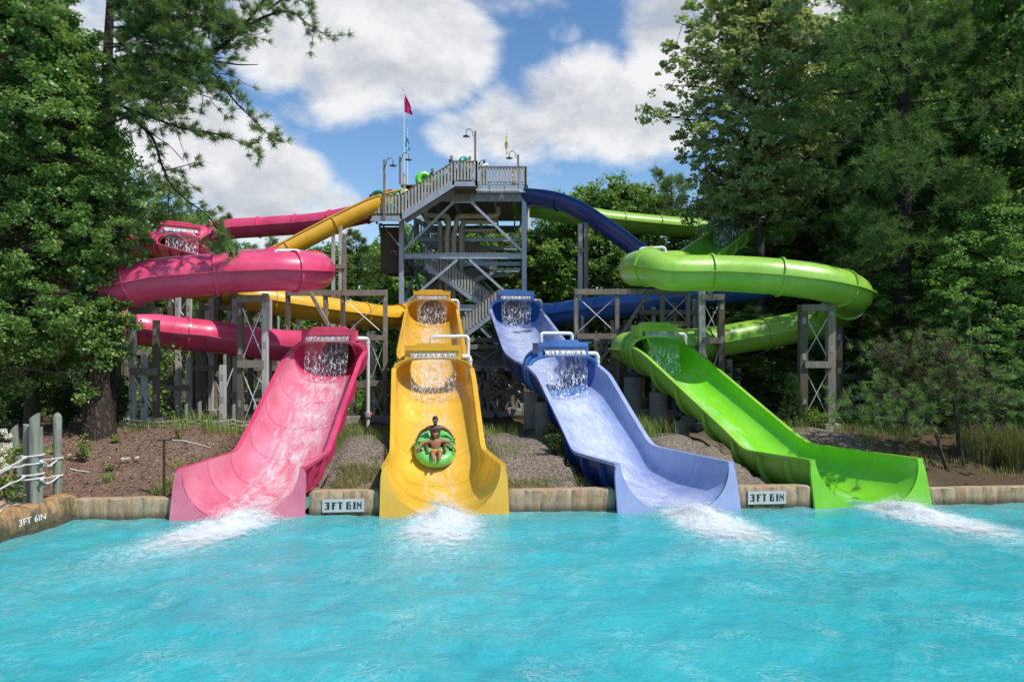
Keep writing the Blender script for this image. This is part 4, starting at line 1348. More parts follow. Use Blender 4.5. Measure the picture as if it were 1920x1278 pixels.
lamp('dark gooseneck lamp on the tallest post between landing and platform', 891, 246, 350, YF - .5, -1, 256)
lamp('dark gooseneck lamp on short post by the yellow flag', 971.5, 290, 347, YF - .1, -1, 297)
lamp('dark gooseneck lamp on the post beside the flagpole', 750, 294, 345, YF + .6, 1, 300)
lamp('lamp on the tall timber post standing on the lower stair landing', 720.5, 299, 410, yl0 - .12, 1, 311)


def flag(label, px, ytop, ybase, D, pts, mat, n=8):
    base = W(px, ybase, D); root = thing('flagpole', label, 'flag', base, 'flags flying over the tower')
    b = MB(); top = W(px, ytop, D); b.tube([base, top], [.035, .022], 8); b.ball(top, .05); b.build('pole', M['white'], root, True)
    hoist_t, hoist_b, tips = pts
    rows = []
    for i in range(n + 1):
        s = i / n; t_, b_ = Vector(W(*hoist_t, D)).lerp(W(*tips[0], D), s), Vector(W(*hoist_b, D)).lerp(W(*tips[1], D), s)
        rows.append([t_.lerp(b_, j / 8) + Vector((0, .12 * math.sin(s * 7 + j * .7) * s, 0)) + Vector((.03 * math.sin(j * 1.3), 0, 0)) for j in range(9)])
    b = MB(); b.grid(rows); b.build('flag_cloth', mat, root, True)


flag('tall white pole flying a crimson flag above the platform', 757.5, 168, 345, YF + 1, ((758.5, 174), (757.5, 209), ((769, 196), (774, 217))), M['flag_pink'])
flag('shorter pole with a drooping sky blue flag', 764, 242, 345, YF + 4, ((764, 247), (759, 271), ((766, 268), (769, 284))), M['flag_blue'])
flag('pole with a limp narrow yellow flag beside the lamp', 950.5, 243, 345, YF + 1.5, ((949.5, 249), (946.5, 270), ((952, 275), (951, 291))), M['flag_yellow'])
# ------------------------------------------------------------------ timber trestles under the tubes
M['plate'] = plain('dull_plate', (.30, .30, .29), .6, .3, 6, 0, metal=.2, dirt=(.12, .1, .08))


def footing(mb, x, y):
    z = gz(x, y)
    mb.box((x, y, z + .08), (.6, .6, .4))


def bent(label, D, posts, beams=(), rods=(), mats=None, w=.19, foot=True, diag=(), cat='trestle'):
    """posts: (px, py_top) ; beams: (px_a, px_b, py[, py_b]) ; rods: (pxa, pya, pxb, pyb); all at distance D"""
    mats = mats or ['timber_pale', 'timber']
    root = thing('timber_trestle', label, cat, (tx(posts[0][0], D), D, gz(tx(posts[0][0], D), D)), 'timber trestles under the slides')
    for k, p in enumerate(posts):
        px, pt = p[:2]; Dp = D + (p[2] if len(p) > 2 else 0)
        x = tx(px, Dp); zt = tz(pt, Dp); zb = gz(x, Dp) - .15
        b = MB(); b.beam((x, Dp, zb), (x, Dp, zt), w, w)
        o = b.build('post', M[mats[k % len(mats)]], root)
        # bolted plates
        for zz_ in (zt - .45, zt - 1.9, zb + 1.2):
            q = MB(); q.box((x, Dp - w / 2 - .004, zz_), (w * .5, .012, .24))
            q.build('bolt_plate', M['plate'], o, local=True)
        if foot:
            f = MB(); footing(f, x, Dp); f.build('footing', M['concrete'], root)
    for bm in beams:
        pa, pb, py = bm[:3]; pe = bm[3] if len(bm) > 3 else py
        b = MB(); b.beam((tx(pa, D), D - w * .5 - .04, tz(py, D)), (tx(pb, D), D - w * .5 - .04, tz(pe, D)), .09, .26)
        b.build('beam', M['timber'], root)
        if len(bm) <= 3:
            b2 = MB(); b2.beam((tx(pa, D), D + w * .5 + .05, tz(py, D)), (tx(pb, D), D + w * .5 + .05, tz(py, D)), .09, .26); b2.build('beam', M['timber'], root)
    for (ax_, ay_, bx_, by_) in diag:
        b = MB(); b.beam((tx(ax_, D), D - .25, tz(ay_, D)), (tx(bx_, D), D - .25, tz(by_, D)), .26, .14); b.build('strut', M['timber'], root)
    for (ax_, ay_, bx_, by_) in rods:
        b = MB(); b.tube([(tx(ax_, D), D - .05, tz(ay_, D)), (tx(bx_, D), D + .05, tz(by_, D))], .02, 6); b.build('tie_rod', M['rod'], root)
    return root


def X(xa, xb, ya, yb): return [(xa, ya, xb, yb), (xb, ya, xa, yb)]


bent('grey two-post trestle under the front pink tube at the big trunk', 25.6, [(249, 575), (293, 600), (271, 662)], [(245, 297, 582), (249, 297, 696)], X(251, 291, 705, 780), ['timber_pale', 'timber_dark'])
bent('two-post trestle under the front pink tube nearest the pink chute', 25.3, [(451, 562), (497.5, 550)], [(448, 502, 560), (448, 497, 682)], X(453, 495, 572, 676) + X(453, 495, 690, 800), ['timber_dark', 'timber_pale'])
bent('short pale single post standing behind the rope fence', 25.2, [(418, 684)], [], [(416, 750, 436, 690)], ['timber_pale'])
bent('long portal trestle spanning behind the pink hood to the white pipe', 32.6, [(540, 541), (610.5, 548), (643, 545), (722.5, 543)], [(540, 724, 549), (690, 722, 633), (690, 722, 718)],
     X(645, 721, 560, 628) + X(695, 721, 640, 712) + X(695, 721, 725, 790), ['timber_dark', 'timber'], diag=[(584, 548, 620, 612)])
bent('pale post with yellow tie beams beside the white pipe', 33, [(700, 620), (664, 600)], [(664, 702, 634), (664, 702, 720)], X(664, 700, 640, 715), ['timber_pale', 'timber_dark'])
bent('tall pair of pale posts rising above the pink bend', 42, [(625, 437), (638.5, 417), (646, 440)], [(620, 648, 500), (620, 648, 560)], [], ['timber_pale', 'timber_pale', 'timber'], foot=False)
bent('row of three pale posts under the pink loop beside the oak', 31.5, [(320, 553), (334, 552), (355, 560)], [(316, 358, 612), (316, 358, 727)], X(322, 354, 560, 605) + X(322, 354, 640, 720) + X(322, 354, 735, 790), ['timber_dark', 'timber_pale', 'timber_pale'])
bent('four-post trestle deep behind the lower pink tube', 34, [(378, 555), (402, 545), (412, 548), (438, 552)], [(376, 440, 577), (376, 440, 655), (376, 440, 726)], X(379, 402, 560, 650) + X(404, 438, 580, 652) + X(404, 438, 660, 722) + X(379, 402, 660, 724) + X(379, 438, 730, 785), ['timber', 'timber_pale', 'timber_dark', 'timber'])
bent('two-post trestle deep behind the pale single post', 36, [(469, 560), (515, 552)], [(466, 518, 615), (466, 518, 743), (466, 518, 690)], X(470, 514, 620, 685) + X(470, 514, 695, 740) + X(470, 514, 748, 790), ['timber', 'timber_dark'])
bent('two-post trestle half hidden behind the oak trunk', 30, [(117, 640), (222, 650)], [(112, 224, 732)], X(119, 150, 650, 790) + [(119, 770, 165, 700)], ['timber', 'timber_dark'])
bent('dark trestle behind the row of three posts', 38, [(290, 560), (345, 560), (388, 560)], [(288, 390, 640), (288, 390, 716)], X(292, 343, 645, 712) + X(347, 387, 645, 712), ['timber_dark', 'timber'])
bent('trestle under the yellow return tube behind the pink hood', 39.5, [(560, 600), (606, 605), (662, 610), (690, 612)], [(556, 692, 640), (556, 692, 720)], X(562, 604, 645, 716) + X(608, 660, 645, 716), ['timber_dark', 'timber'])
bent('slim leaning pair of grey posts left of the pale single post', 33.5, [(385, 600), (396, 560)], [], [(372, 640, 400, 790)], ['timber', 'timber_pale'])
bent('pair of pale slim posts between the oak and the first trestle', 33, [(226, 640), (238, 600)], [(224, 290, 660), (224, 290, 740)], X(240, 288, 665, 735), ['timber_pale', 'timber'])
bent('slim post row right behind the two-post trestle', 31, [(430, 640), (441, 560), (470, 600), (505, 560)], [(428, 507, 660), (428, 507, 740)], X(443, 503, 665, 735), ['timber', 'timber_pale', 'timber_dark', 'timber_pale'])
bent('slim dark posts in the deep grass right of the row of three', 33, [(362, 600), (371, 580)], [(356, 404, 690)], X(362, 400, 600, 690), ['timber_dark', 'timber'])
bent('slim pair of posts under the middle of the front pink tube', 33.8, [(404, 560), (424, 640)], [(402, 426, 700)], X(405, 423, 705, 790), ['timber', 'timber_pale'])
bent('pair of grey posts far behind the lower pink tube near the yellow flume', 37, [(536, 610), (584, 615)], [(534, 586, 640), (534, 586, 705)], X(538, 582, 645, 700) + X(538, 582, 710, 780), ['timber_pale', 'timber'])
bent('bundle of slim posts under the yellow return tube', 41, [(430, 560), (452, 565), (486, 570), (520, 572)], [(428, 522, 600), (428, 522, 680)], X(454, 484, 605, 675) + X(488, 518, 605, 675) + X(430, 452, 690, 760), ['timber_pale', 'timber', 'timber_dark', 'timber_pale'])
# right hand side
bent('slim braced frame under the tower stair beside the blue pier', 36, [(888, 705), (915, 690), (943, 690), (968, 700)], [(886, 970, 735)], X(889, 914, 710, 790) + X(917, 942, 700, 730) + X(917, 942, 740, 800) + X(945, 967, 705, 790), ['timber_pale', 'timber', 'timber_dark', 'timber'])
bent('slim posts between the portal frame and the blue hood', 35, [(1118, 625), (1135, 640), (1148, 600)], [(1116, 1150, 690)], X(1119, 1147, 630, 690) + X(1119, 1147, 695, 780), ['timber_pale', 'timber_dark', 'timber'])
bent('slim pale posts right behind the green chute rim', 35, [(1402, 640), (1428, 650), (1452, 660)], [(1400, 1454, 700)], X(1403, 1427, 650, 750) + X(1429, 1451, 660, 750), ['timber', 'timber_pale', 'timber_dark'])
bent('timber portal frame between the blue and green tubes', 33.2, [(1080, 542), (1157, 541), (1241.5, 537), (1290, 540)], [(1078, 1292, 547), (1082, 1156, 630), (1241, 1290, 607)],
     X(1082, 1155, 556, 624) + X(1243, 1289, 556, 602) + [(1158, 640, 1082, 720)], ['timber', 'timber'], diag=[(1213, 550, 1163, 628)])
bent('pale and dark post pair crossing the lower green tube', 30.2, [(1315.5, 546), (1352, 556)], [(1314, 1356, 557), (1316, 1352, 638)], X(1318, 1350, 566, 630) + X(1318, 1350, 646, 760), ['timber_pale', 'timber_dark'], w=.26)
bent('tall dark trestle under the bend of the green tubes', 27.5, [(1505, 580), (1557, 566), (1570, 612, 2)], [(1500, 1562, 577), (1505, 1557, 683)], X(1507, 1555, 588, 675) + X(1507, 1555, 690, 785), ['timber_dark', 'timber'], w=.3)
bent('dark trestle in the shade behind the small pine', 32, [(1575, 620), (1659, 650)], [(1572, 1660, 705)], X(1578, 1656, 625, 700) + X(1578, 1656, 710, 770), ['timber_dark'])
bent('tall pale post under the crossing of blue and green tubes', 42, [(1089, 420), (1097, 418)], [(1084, 1102, 470)], [], ['timber_pale', 'timber'], foot=False, w=.34)
bent('posts behind the blue return tube', 41, [(1092, 590), (1135, 600), (1180, 600), (1199, 560)], [(1090, 1200, 640), (1090, 1200, 700)], X(1094, 1133, 645, 740) + X(1137, 1178, 645, 740), ['timber_pale', 'timber_dark'])
bent('cluster of grey posts behind the portal frame', 36, [(1205, 560), (1225, 575), (1265, 566), (1302, 560), (1310, 552)], [(1200, 1312, 585), (1200, 1312, 660)], X(1207, 1263, 590, 655), ['timber_dark', 'timber_pale', 'timber', 'timber_pale', 'timber_dark'])
bent('pale short post behind the green chute edge', 33, [(1367, 673), (1382, 690)], [], X(1367, 1382, 700, 750), ['timber_pale'], w=.26)
bent('dark trestle under the chutes between yellow and blue', 37.5, [(905, 690), (937, 690), (962, 660), (990, 650)], [(880, 1000, 650), (880, 1000, 678), (880, 1000, 716)], X(882, 935, 690, 780) + X(939, 988, 690, 780) + X(880, 935, 655, 690), ['timber_dark', 'timber_dark', 'timber'])
bent('weathered deck beams behind the yellow chute pipes', 40, [(870, 650), (985, 640)], [(868, 990, 637), (868, 990, 664)], X(872, 983, 670, 740), ['timber', 'timber_dark'])
bent('two dark posts behind the green hood', 33.5, [(1162, 610), (1172, 600)], [], [], ['timber_dark'], foot=False)

# round concrete piers carrying the chutes
def pier(label, px, pt, pb, D, wpx):
    x = tx(px, D); zt = tz(pt, D); r = wpx / 2 * D / FP
    b = MB(); b.lathe([(r, gz(x, D) - .3), (r, zt - .25), (r * .98, zt)], (x, D, 0), 20)
    tag(b.build('concrete_pier', M['concrete'], smooth=True), label, 'pier', 'concrete piers under the chutes')
pier('dark round concrete pier right under the green hood', 1186, 707, 790, 29.6, 32)
pier('pale round concrete pier left of the small green chute pier', 1234, 735, 822, 28.2, 33)
pier('short round concrete pier close under the green chute', 1277, 790, 840, 26.6, 30)
pier('concrete pier under the blue hood on its left side', 995, 735, 800, 28.3, 26)
pier('concrete pier under the blue chute beside the gravel', 1016, 754, 812, 26.9, 26)


# white supply pipes
def pvc(label, pts, r=.075, valve=None):
    root = thing('supply_pipe', label, 'pipe', pts[0], 'white supply pipes at the hoods')
    main_pipe(pts, r).build('pipe_run', M['pvc'], root, True)
    if valve is not None:
        v = Vector(valve)
        vb = MB(); vb.tube([v - Vector((0, 0, .09)), v + Vector((0, 0, .09))], r * 1.9, 12)
        vo = vb.build('valve', M['concrete'], root, True)
        MB().tube([v + Vector((r, -.02, 0)), v + Vector((r + .16, -.05, 0))], [.05, .07], 10).build('valve_handle', M['red'], vo, True, local=True)


def hood_pt(k, v, dz, du=0):
    s = SL[k]; u = s['L'] - 1.2 + du; return s['A'].P(u, v, s['fl'](s['L'] - 1.35) + 1.56 + dz)
a = hood_pt('pink', 1.1, .1); c = Vector((tx(689.5, 28.0), 28.0, a.z)); pvc('white pipe with red valve running down to the ground beside the pink hood', [a, c, Vector((c.x, c.y, gz(c.x, c.y)))], .085, (c.x, c.y - .0, tz(777, 28)))
a = hood_pt('yellow', 1.1, .05); c = a + Vector((.32, .25, 0)); pvc('white elbow pipe at the right of the lower yellow tank', [a, c, Vector((c.x, c.y, gz(c.x, c.y)))], .085)
a = hood_pt('yellow', -.05, .5, .25); c = a + Vector((0, 0, .32)); d_ = c + Vector((1.42, .2, .02)); pvc('white pipe bridging over the lower yellow tank', [a, c, d_, Vector((d_.x, d_.y, 2.2))], .07)
a = hood_pt('blue', 1.1, .05); c = a + Vector((.42, .1, 0)); pvc('white elbow pipe at the right of the lower blue tank', [a, c, Vector((c.x, c.y, gz(c.x, c.y)))], .085)
a = hood_pt('blue', -.75, .45, .3); c = a + Vector((0, 0, .38)); d_ = hood_pt('blue', .6, .83, .3); pvc('white pipe bridging over the lower blue tank', [a, c, d_, d_ - Vector((0, 0, .4))], .07)
a = hood_pt('green', 1.1, .1); c = a + Vector((.42, .2, 0)); pvc('white elbow pipe at the right of the lower green tank', [a, c, Vector((c.x, c.y, a.z - 1.6))], .085)
for k, lab in (('yellow', 'white elbow pipe at the small upper yellow tank'), ('blue', 'white elbow pipe at the small upper blue tank')):
    A_, L_ = UP[k]; a = A_.P(L_ - 1.2, 1.1, 5.8 + 1.5); c = a + Vector((.42, .1, 0)); pvc(lab, [a, c, c - Vector((0, 0, 2.2))], .085)
a = W(516, 470, 26.8); pvc('white bent pipe on top of the pink bend', [a - Vector((0, 0, .5)), a, W(561, 470, 27.3), W(561, 470, 27.3) - Vector((0, 0, .5))], .07)
a = W(1200, 466, 28.2); pvc('white bent pipe on top of the green bend', [a - Vector((0, 0, .3)), a, W(1247, 464, 28.2), W(1247, 464, 28.2) - Vector((0, 0, .4))], .07)
a = W(1404, 417, 39); pvc('white pipe beside the highest green hood', [a, W(1418, 417, 39), W(1418, 440, 39)], .085)
a = W(990, 388, 46.5); pvc('thin white pipe standing beside the first green section', [W(990, 430, 46.5), a], .09)
# ------------------------------------------------------------------ vegetation
class Leaves:
    def __init__(s, seed):
        s.r = np.random.default_rng(seed); s.c = []; s.t = []; s.l = []; s.w = []; s.b = []

    def clump(s, c, rad, n, size, flat=.6, up=.6):
        """n leaves through a ragged clump of radius rad"""
        r = s.r
        d = r.normal(size=(n, 3)); d /= np.linalg.norm(d, axis=1)[:, None]
        q = d * (r.random(n) ** .5)[:, None] * rad * np.array([1, 1, flat]) + np.asarray(c)
        nrm = r.normal(size=(n, 3)) * .75 + d * .5 + np.array([0, 0, up])
        nrm /= np.linalg.norm(nrm, axis=1)[:, None]
        t = np.cross(nrm, r.normal(size=(n, 3))); t /= np.linalg.norm(t, axis=1)[:, None] + 1e-9
        b = np.cross(nrm, t)
        L = size * r.uniform(.6, 1.25, n)
        s.c.append(q); s.t.append(t * L[:, None] * .5); s.b.append(b * (L * r.uniform(.28, .45, n))[:, None])

    def mesh(s, name, mat):
        c, t, b = np.concatenate(s.c), np.concatenate(s.t), np.concatenate(s.b)
        V = np.stack([c - t, c + b - t * .1, c + t, c - b - t * .1], 1).reshape(-1, 3)
        F = np.arange(len(V))
        return np_mesh(name, V, F, np.full(len(c), 4), mat)


class Needles:
    def __init__(s, seed):
        s.r = np.random.default_rng(seed); s.V = []

    def tuft(s, c, d, n, L, w, spread=.9):
        r = s.r; d = np.asarray(d, float); d /= np.linalg.norm(d) + 1e-9
        v = d[None] + r.normal(size=(n, 3)) * spread; v /= np.linalg.norm(v, axis=1)[:, None]
        x = np.cross(v, r.normal(size=(n, 3))); x /= np.linalg.norm(x, axis=1)[:, None] + 1e-9
        l = L * r.uniform(.65, 1.1, n)[:, None]; c = np.asarray(c)[None] + r.normal(size=(n, 3)) * L * .12
        s.V.append(np.stack([c - x * w / 2, c + x * w / 2, c + v * l], 1))

    def mesh(s, name, mat):
        V = np.concatenate(s.V); n = len(V)
        return np_mesh(name, V.reshape(-1, 3), np.arange(n * 3), np.full(n, 3), mat)


def broadleaf(seed, H, base, rad, nl, per, size, leafm, barkm, tr=.25, clump_r=.85, lean=(0, 0), prof=None, subs=6, asym=0.0):
    """tapered trunk, limbs with side branches, leaf clumps at the branch ends; built standing at the origin"""
    rr = random.Random(seed); tb = MB(); lf = Leaves(seed)
    n = 9; tp = []
    for i in range(n + 1):
        s = i / n
        tp.append(Vector((lean[0] * s * s + .25 * math.sin(s * 5 + seed) * s, lean[1] * s * s + .25 * math.cos(s * 4 + seed) * s, H * .94 * s)))
    rads = [tr * (1.35 if i == 0 else 1) * (1 - .88 * i / n) for i in range(n + 1)]
    tb.tube(tp, rads, 9)
    def at(s):
        k = min(n - 1, int(s * n)); return tp[k].lerp(tp[k + 1], s * n - k)
    prof = prof or (lambda q: (math.sin(math.pi * min(1, .12 + .88 * q) ** .8)) ** .6)
    for i in range(nl):
        q = (i + rr.random()) / nl; s = base + (1 - base) * q
        o = at(min(.97, s * .93)); az = i * 2.399 + rr.uniform(-.5, .5)
        L = rad * prof(q) * rr.uniform(.55, 1.12) * (1 - asym * max(0, math.cos(az + .4)))
        rise = L * (.15 + .75 * q) * rr.uniform(.5, 1.2) - .12 * L
        tip = o + Vector((math.cos(az) * L, math.sin(az) * L, rise))
        mid = o.lerp(tip, .5) + Vector((rr.uniform(-.1, .1) * L, rr.uniform(-.1, .1) * L, .10 * L))
        r0 = max(.03, tr * .38 * (1 - .6 * q))
        tb.tube([o, mid, tip], [r0, r0 * .6, .015], 5, False)
        for k in range(subs):
            u = .35 + .65 * (k + rr.random()) / subs
            p = o.lerp(mid, u * 2) if u < .5 else mid.lerp(tip, u * 2 - 1)
            off = Vector((rr.gauss(0, 1), rr.gauss(0, 1), rr.gauss(.15, .6))) * (.26 * L + .25)
            e = p + off * .8
            tb.tube([p, e], [r0 * .3, .008], 4, False)
            cr = clump_r * rr.uniform(.6, 1.25)
            nn = int(per * rr.uniform(.5, 1.3) / 3) + 1
            for _m in range(3):
                o_ = Vector((rr.gauss(0, .55), rr.gauss(0, .55), rr.gauss(0, .34))) * cr
                lf.clump(e + o_, cr * rr.uniform(.4, .75), nn, size, rr.uniform(.45, .75))
    lf.clump(tp[-1], clump_r, per, size)
    return tb.mesh('trunk', barkm, True), lf.mesh('crown', leafm)


def pine(seed, H, base, rad, nb, tuft_n, L, w, leafm, barkm, tr=.28, tufts=26, lean=(0, 0), droop=.1, spread=.34):
    rr = random.Random(seed); tb = MB(); nd = Needles(seed); n = 10
    tp = [Vector((lean[0] * (i / n) ** 1.5 + .12 * math.sin(i * .8 + seed), lean[1] * (i / n) ** 1.5 + .12 * math.cos(i + seed), H * i / n)) for i in range(n + 1)]
    tb.tube(tp, [tr * (1.25 if i == 0 else 1) * (1 - .9 * i / n) for i in range(n + 1)], 9)
    def at(s):
        k = min(n - 1, int(s * n)); return tp[k].lerp(tp[k + 1], s * n - k)
    for i in range(nb):
        q = (i + rr.random()) / nb; s = base + (1 - base) * q; o = at(min(.99, s)); az = i * 2.399 + rr.uniform(-.6, .6)
        bl = rad * (1 - q * .82) * rr.uniform(.45, 1.15) * (0.75 + .5 * min(1, q * 4))
        d = Vector((math.cos(az), math.sin(az), 0)); tip = o + d * bl + Vector((0, 0, bl * (.28 + .5 * q - droop * 2) * rr.uniform(.2, 1.2)))
        mid = o.lerp(tip, .5) - Vector((0, 0, bl * .07))
        tb.tube([o, mid, tip], [max(.025, tr * .26 * (1 - .7 * q)), .03, .01], 5, False)
        for k in range(tufts):
            u = .25 + .75 * rr.random() ** .7
            p = o.lerp(mid, u * 2) if u < .5 else mid.lerp(tip, u * 2 - 1)
            sd = Vector((-d.y, d.x, 0)) * rr.gauss(0, spread) * bl * (1.15 - u * .5) + Vector((0, 0, rr.gauss(.12, .16) * (1 + bl * .15))) + d * rr.uniform(0, .3)
            e = p + sd
            if k % 3 == 0: tb.tube([p, e], [.014, .006], 3, False)
            nd.tuft(e, (e - p) * .8 + d * .4 + Vector((0, 0, .35)), tuft_n, L, w)
    nd.tuft(tp[-1], (0, 0, 1), tuft_n * 2, L, w)
    return tb.mesh('trunk', barkm, True), nd.mesh('crown', leafm)


def plant_tree(name, meshes, loc, label, cat='tree', group='trees round the slides', rz=0., sc=1.0, parts=('trunk', 'crown')):
    r = thing(name, label, cat, loc, group); r.rotation_euler = (0, 0, rz); r.scale = (sc, sc, sc) if not hasattr(sc, '__len__') else sc
    for p, me in zip(parts, meshes):
        put(p, me, r, True)
    return r


# hero trees -------------------------------------------------------------
rr = random.Random(5)
oakL = broadleaf(31, 16.5, .20, 3.0, 52, 330, .125, M['oak_bright'], M['bark'], .42, .60, (-2.1, -.9), lambda q: .70 + .45 * math.sin(math.pi * (.15 + .8 * q)), 8, .9)
x = tx(190, 23); plant_tree('oak_tree', oakL, (x - .1, 23, gz(x, 23) - .1), 'big oak with thick trunk whose leaves hang over the pink tubes', rz=.4)
oakL2 = broadleaf(32, 14.5, .16, 3.4, 42, 270, .125, M['oak_bright'], M['bark_grey'], .21, .7, (-.4, -.4), lambda q: .8 + .3 * math.sin(3 * q), 7, .5)
x = tx(60, 24.5); plant_tree('oak_tree', oakL2, (x, 24.5, gz(x, 24.5) - .1), 'slimmer grey-trunked oak behind the cut fence posts', rz=1.4)
x = tx(-60, 21.5); plant_tree('oak_tree', oakL2, (x, 21.5, gz(x, 21.5) - .1), 'oak at the frame edge whose low leaves reach over the white hydrangea', rz=4.0, sc=1.05)


def left_pine():
    tb = MB(); nd = Needles(77); rl = random.Random(77); D = 22.6
    x0 = tx(205, D + 1.6); base = Vector((x0, D + 1.6, gz(x0, D)))
    root = thing('pine_tree', 'long-needled pine reaching bare crooked boughs into the open sky', 'tree', base, 'trees round the slides')
    tb.tube([base, base + Vector((.1, 0, 8)), base + Vector((.0, -.1, 13)), base + Vector((.2, 0, 19))], [.22, .2, .17, .05], 9)
    def bough(pts, r0, tl, dens, twig=.55, start=.25, dd=0.0):
        P = [W(p[0], p[1], D - .5 + (p[2] if len(p) > 2 else 0)) for p in pts]
        q, L = resample(catmull(P, .2), .22)
        tb.tube(q, [max(.012, r0 * (1 - .85 * i / len(q))) for i in range(len(q))], 6, False)
        for i, p in enumerate(q):
            if i / len(q) < start: continue
            for _ in range(dens):
                if rl.random() < .25: continue
                d = (q[min(i + 1, len(q) - 1)] - q[max(i - 1, 0)]).normalized()
                o = d * rl.uniform(.0, .8) + Vector((rl.gauss(0, .6), rl.gauss(0, .8), rl.gauss(.1, .55)))
                e = p + o * twig * rl.uniform(.3, 1.1)
                tb.tube([p, p.lerp(e, .6) + Vector((0, 0, -.03)), e], [.014, .011, .006], 3, False)
                nd.tuft(e, (e - p).normalized() + d * .5 + Vector((0, 0, .3)), 40, tl * 1.1, .020, .8)
                if rl.random() < .7: nd.tuft(p.lerp(e, .6), (e - p).normalized() + d * .5 + Vector((0, 0, .3)), 26, tl, .020, .8)
    bough([(215, 118), (245, 108), (300, 106), (350, 110), (400, 96), (450, 57), (492, 4), (520, -40)], .13, .27, 3, .75, .3)
    bough([(450, 57), (500, 30), (545, 22), (580, 48), (612, 66)], .05, .25, 3, .4, .1)
    bough([(500, 20), (540, -5), (575, 5)], .04, .25, 3, .4, .1)
    bough([(300, 106), (370, 125), (410, 147), (440, 190), (480, 228), (500, 250), (530, 266)], .06, .25, 3, .42, .05)
    bough([(230, 200), (290, 222), (340, 240), (400, 250), (440, 262), (488, 286)], .055, .25, 3, .36, .3)
    bough([(208, 205, 1.2), (255, 228, .6), (288, 262), (300, 300), (320, 345), (350, 375), (388, 403), (415, 440), (432, 470)], .065, .24, 2, .42, .12)
    bough([(270, 240, .3), (292, 256), (320, 275), (342, 300)], .025, .2, 0, .3)
    bough([(310, 320), (340, 312), (365, 305)], .02, .24, 2, .3, .2)
    bough([(330, 352), (345, 340), (358, 345)], .02, .24, 2, .25, .1)
    bough([(375, 395), (395, 398), (410, 385)], .02, .24, 2, .3, .1)
    bough([(405, 425), (430, 450), (445, 466)], .025, .24, 3, .42, .0)
    bough([(400, 430), (390, 460), (412, 475)], .025, .24, 2, .35, .1)
    bough([(360, 108), (420, 118), (455, 122), (484, 121)], .05, .2, 0, .3, .9)
    for k in range(54):
        y0 = rl.uniform(-70, 225); x1 = rl.uniform(290, 485) - max(0, y0 - 90) * .5
        bough([(rl.uniform(195, 225), y0 + rl.uniform(-10, 30)), ((x1 + 220) / 2, y0 - rl.uniform(-5, 25)), (x1, y0 + rl.uniform(-20, 30), rl.uniform(-1.2, 1.2))], .028, .25, 2, .5, .06)
    put('trunk', tb.mesh('trunk', M['bark_dark'], True), root); put('crown', nd.mesh('crown', M['needle']), root)


left_pine()
# tall oak and pine on the right
oakR = broadleaf(41, 27, .44, 3.9, 100, 110, .215, M['oak_pale'], M['bark_grey'], .34, .66, (.3, 0), lambda q: .45 + .75 * math.sin(math.pi * (.12 + .85 * q)), 7)
x = tx(1425, 37); plant_tree('oak_tree', oakR, (x, 37, gz(x, 37)), 'tall grey-green oak standing against the open sky behind the green hood', rz=.9, sc=(1, 1, .97))
pineR = pine(51, 26, .26, 6.6, 40, 18, .40, .032, M['needle_dark'], M['bark_dark'], .40, 120, (.0, 0), .1, .20)
x = tx(1692, 30); plant_tree('pine_tree', pineR, (x, 30, gz(x, 30)), 'tall dark pine with a straight black trunk right of the green tubes', rz=2.0)
# small leaning pine on the slope
def small_pine():
    tb = MB(); nd = Needles(8); n2 = Needles(9); rl = random.Random(8)
    x0 = tx(1800, 22.6); base = Vector((x0, 22.6, gz(x0, 22.6)))
    root = thing('pine_tree', 'small leaning pine with browning needles on the slope by the wall', 'tree', base, 'trees round the slides')
    stems = [([(1786, 905), (1765, 850), (1750, 800), (1700, 745), (1640, 745)], 22.4), ([(1812, 908), (1800, 830), (1790, 760), (1775, 690), (1755, 640)], 22.8), ([(1806, 905), (1796, 820), (1800, 770), (1830, 700), (1845, 690)], 23.2),
             ([(1793, 760), (1740, 720), (1690, 690), (1650, 655)], 23.0), ([(1800, 790), (1850, 760), (1890, 745)], 22.6), ([(1750, 800), (1700, 790), (1640, 780), (1600, 760)], 22.2), ([(1775, 690), (1740, 660), (1700, 655)], 23.2)]
    for k, (P, D) in enumerate(stems):
        q, L = resample(catmull([W(a, b, D) for a, b in P], .2), .16)
        tb.tube(q, [(.075 if k < 3 else .035) * (1 - .8 * i / len(q)) for i in range(len(q))], 6, False)
        for i, p in enumerate(q):
            if i / len(q) < (.55 if k < 3 else .2): continue
            for _ in range(9):
                o = Vector((rl.gauss(0, .5), rl.gauss(0, .6), rl.gauss(.05, .3)))
                e = p + o
                tb.tube([p, e], [.012, .005], 3, False)
                (n2 if (k in (1, 3, 6) and rl.random() < .6) else nd).tuft(e, o.normalized() + Vector((0, 0, .3)), 30, .24, .019, .7)
    for _ in range(40):   # dead twigs
        p = W(rl.uniform(1760, 1860), rl.uniform(700, 830), 22.8); e = p + Vector((rl.gauss(0, .5), rl.gauss(0, .3), rl.gauss(.1, .25)))
        tb.tube([p, p.lerp(e, .5) + Vector((0, 0, .05)), e], [.012, .009, .004], 3, False)
    put('trunk', tb.mesh('trunk', M['bark_grey'], True), root); put('crown', nd.mesh('crown', M['needle']), root)
    b = put('browning_needles', n2.mesh('browning_needles', M['needle_brown']), root)


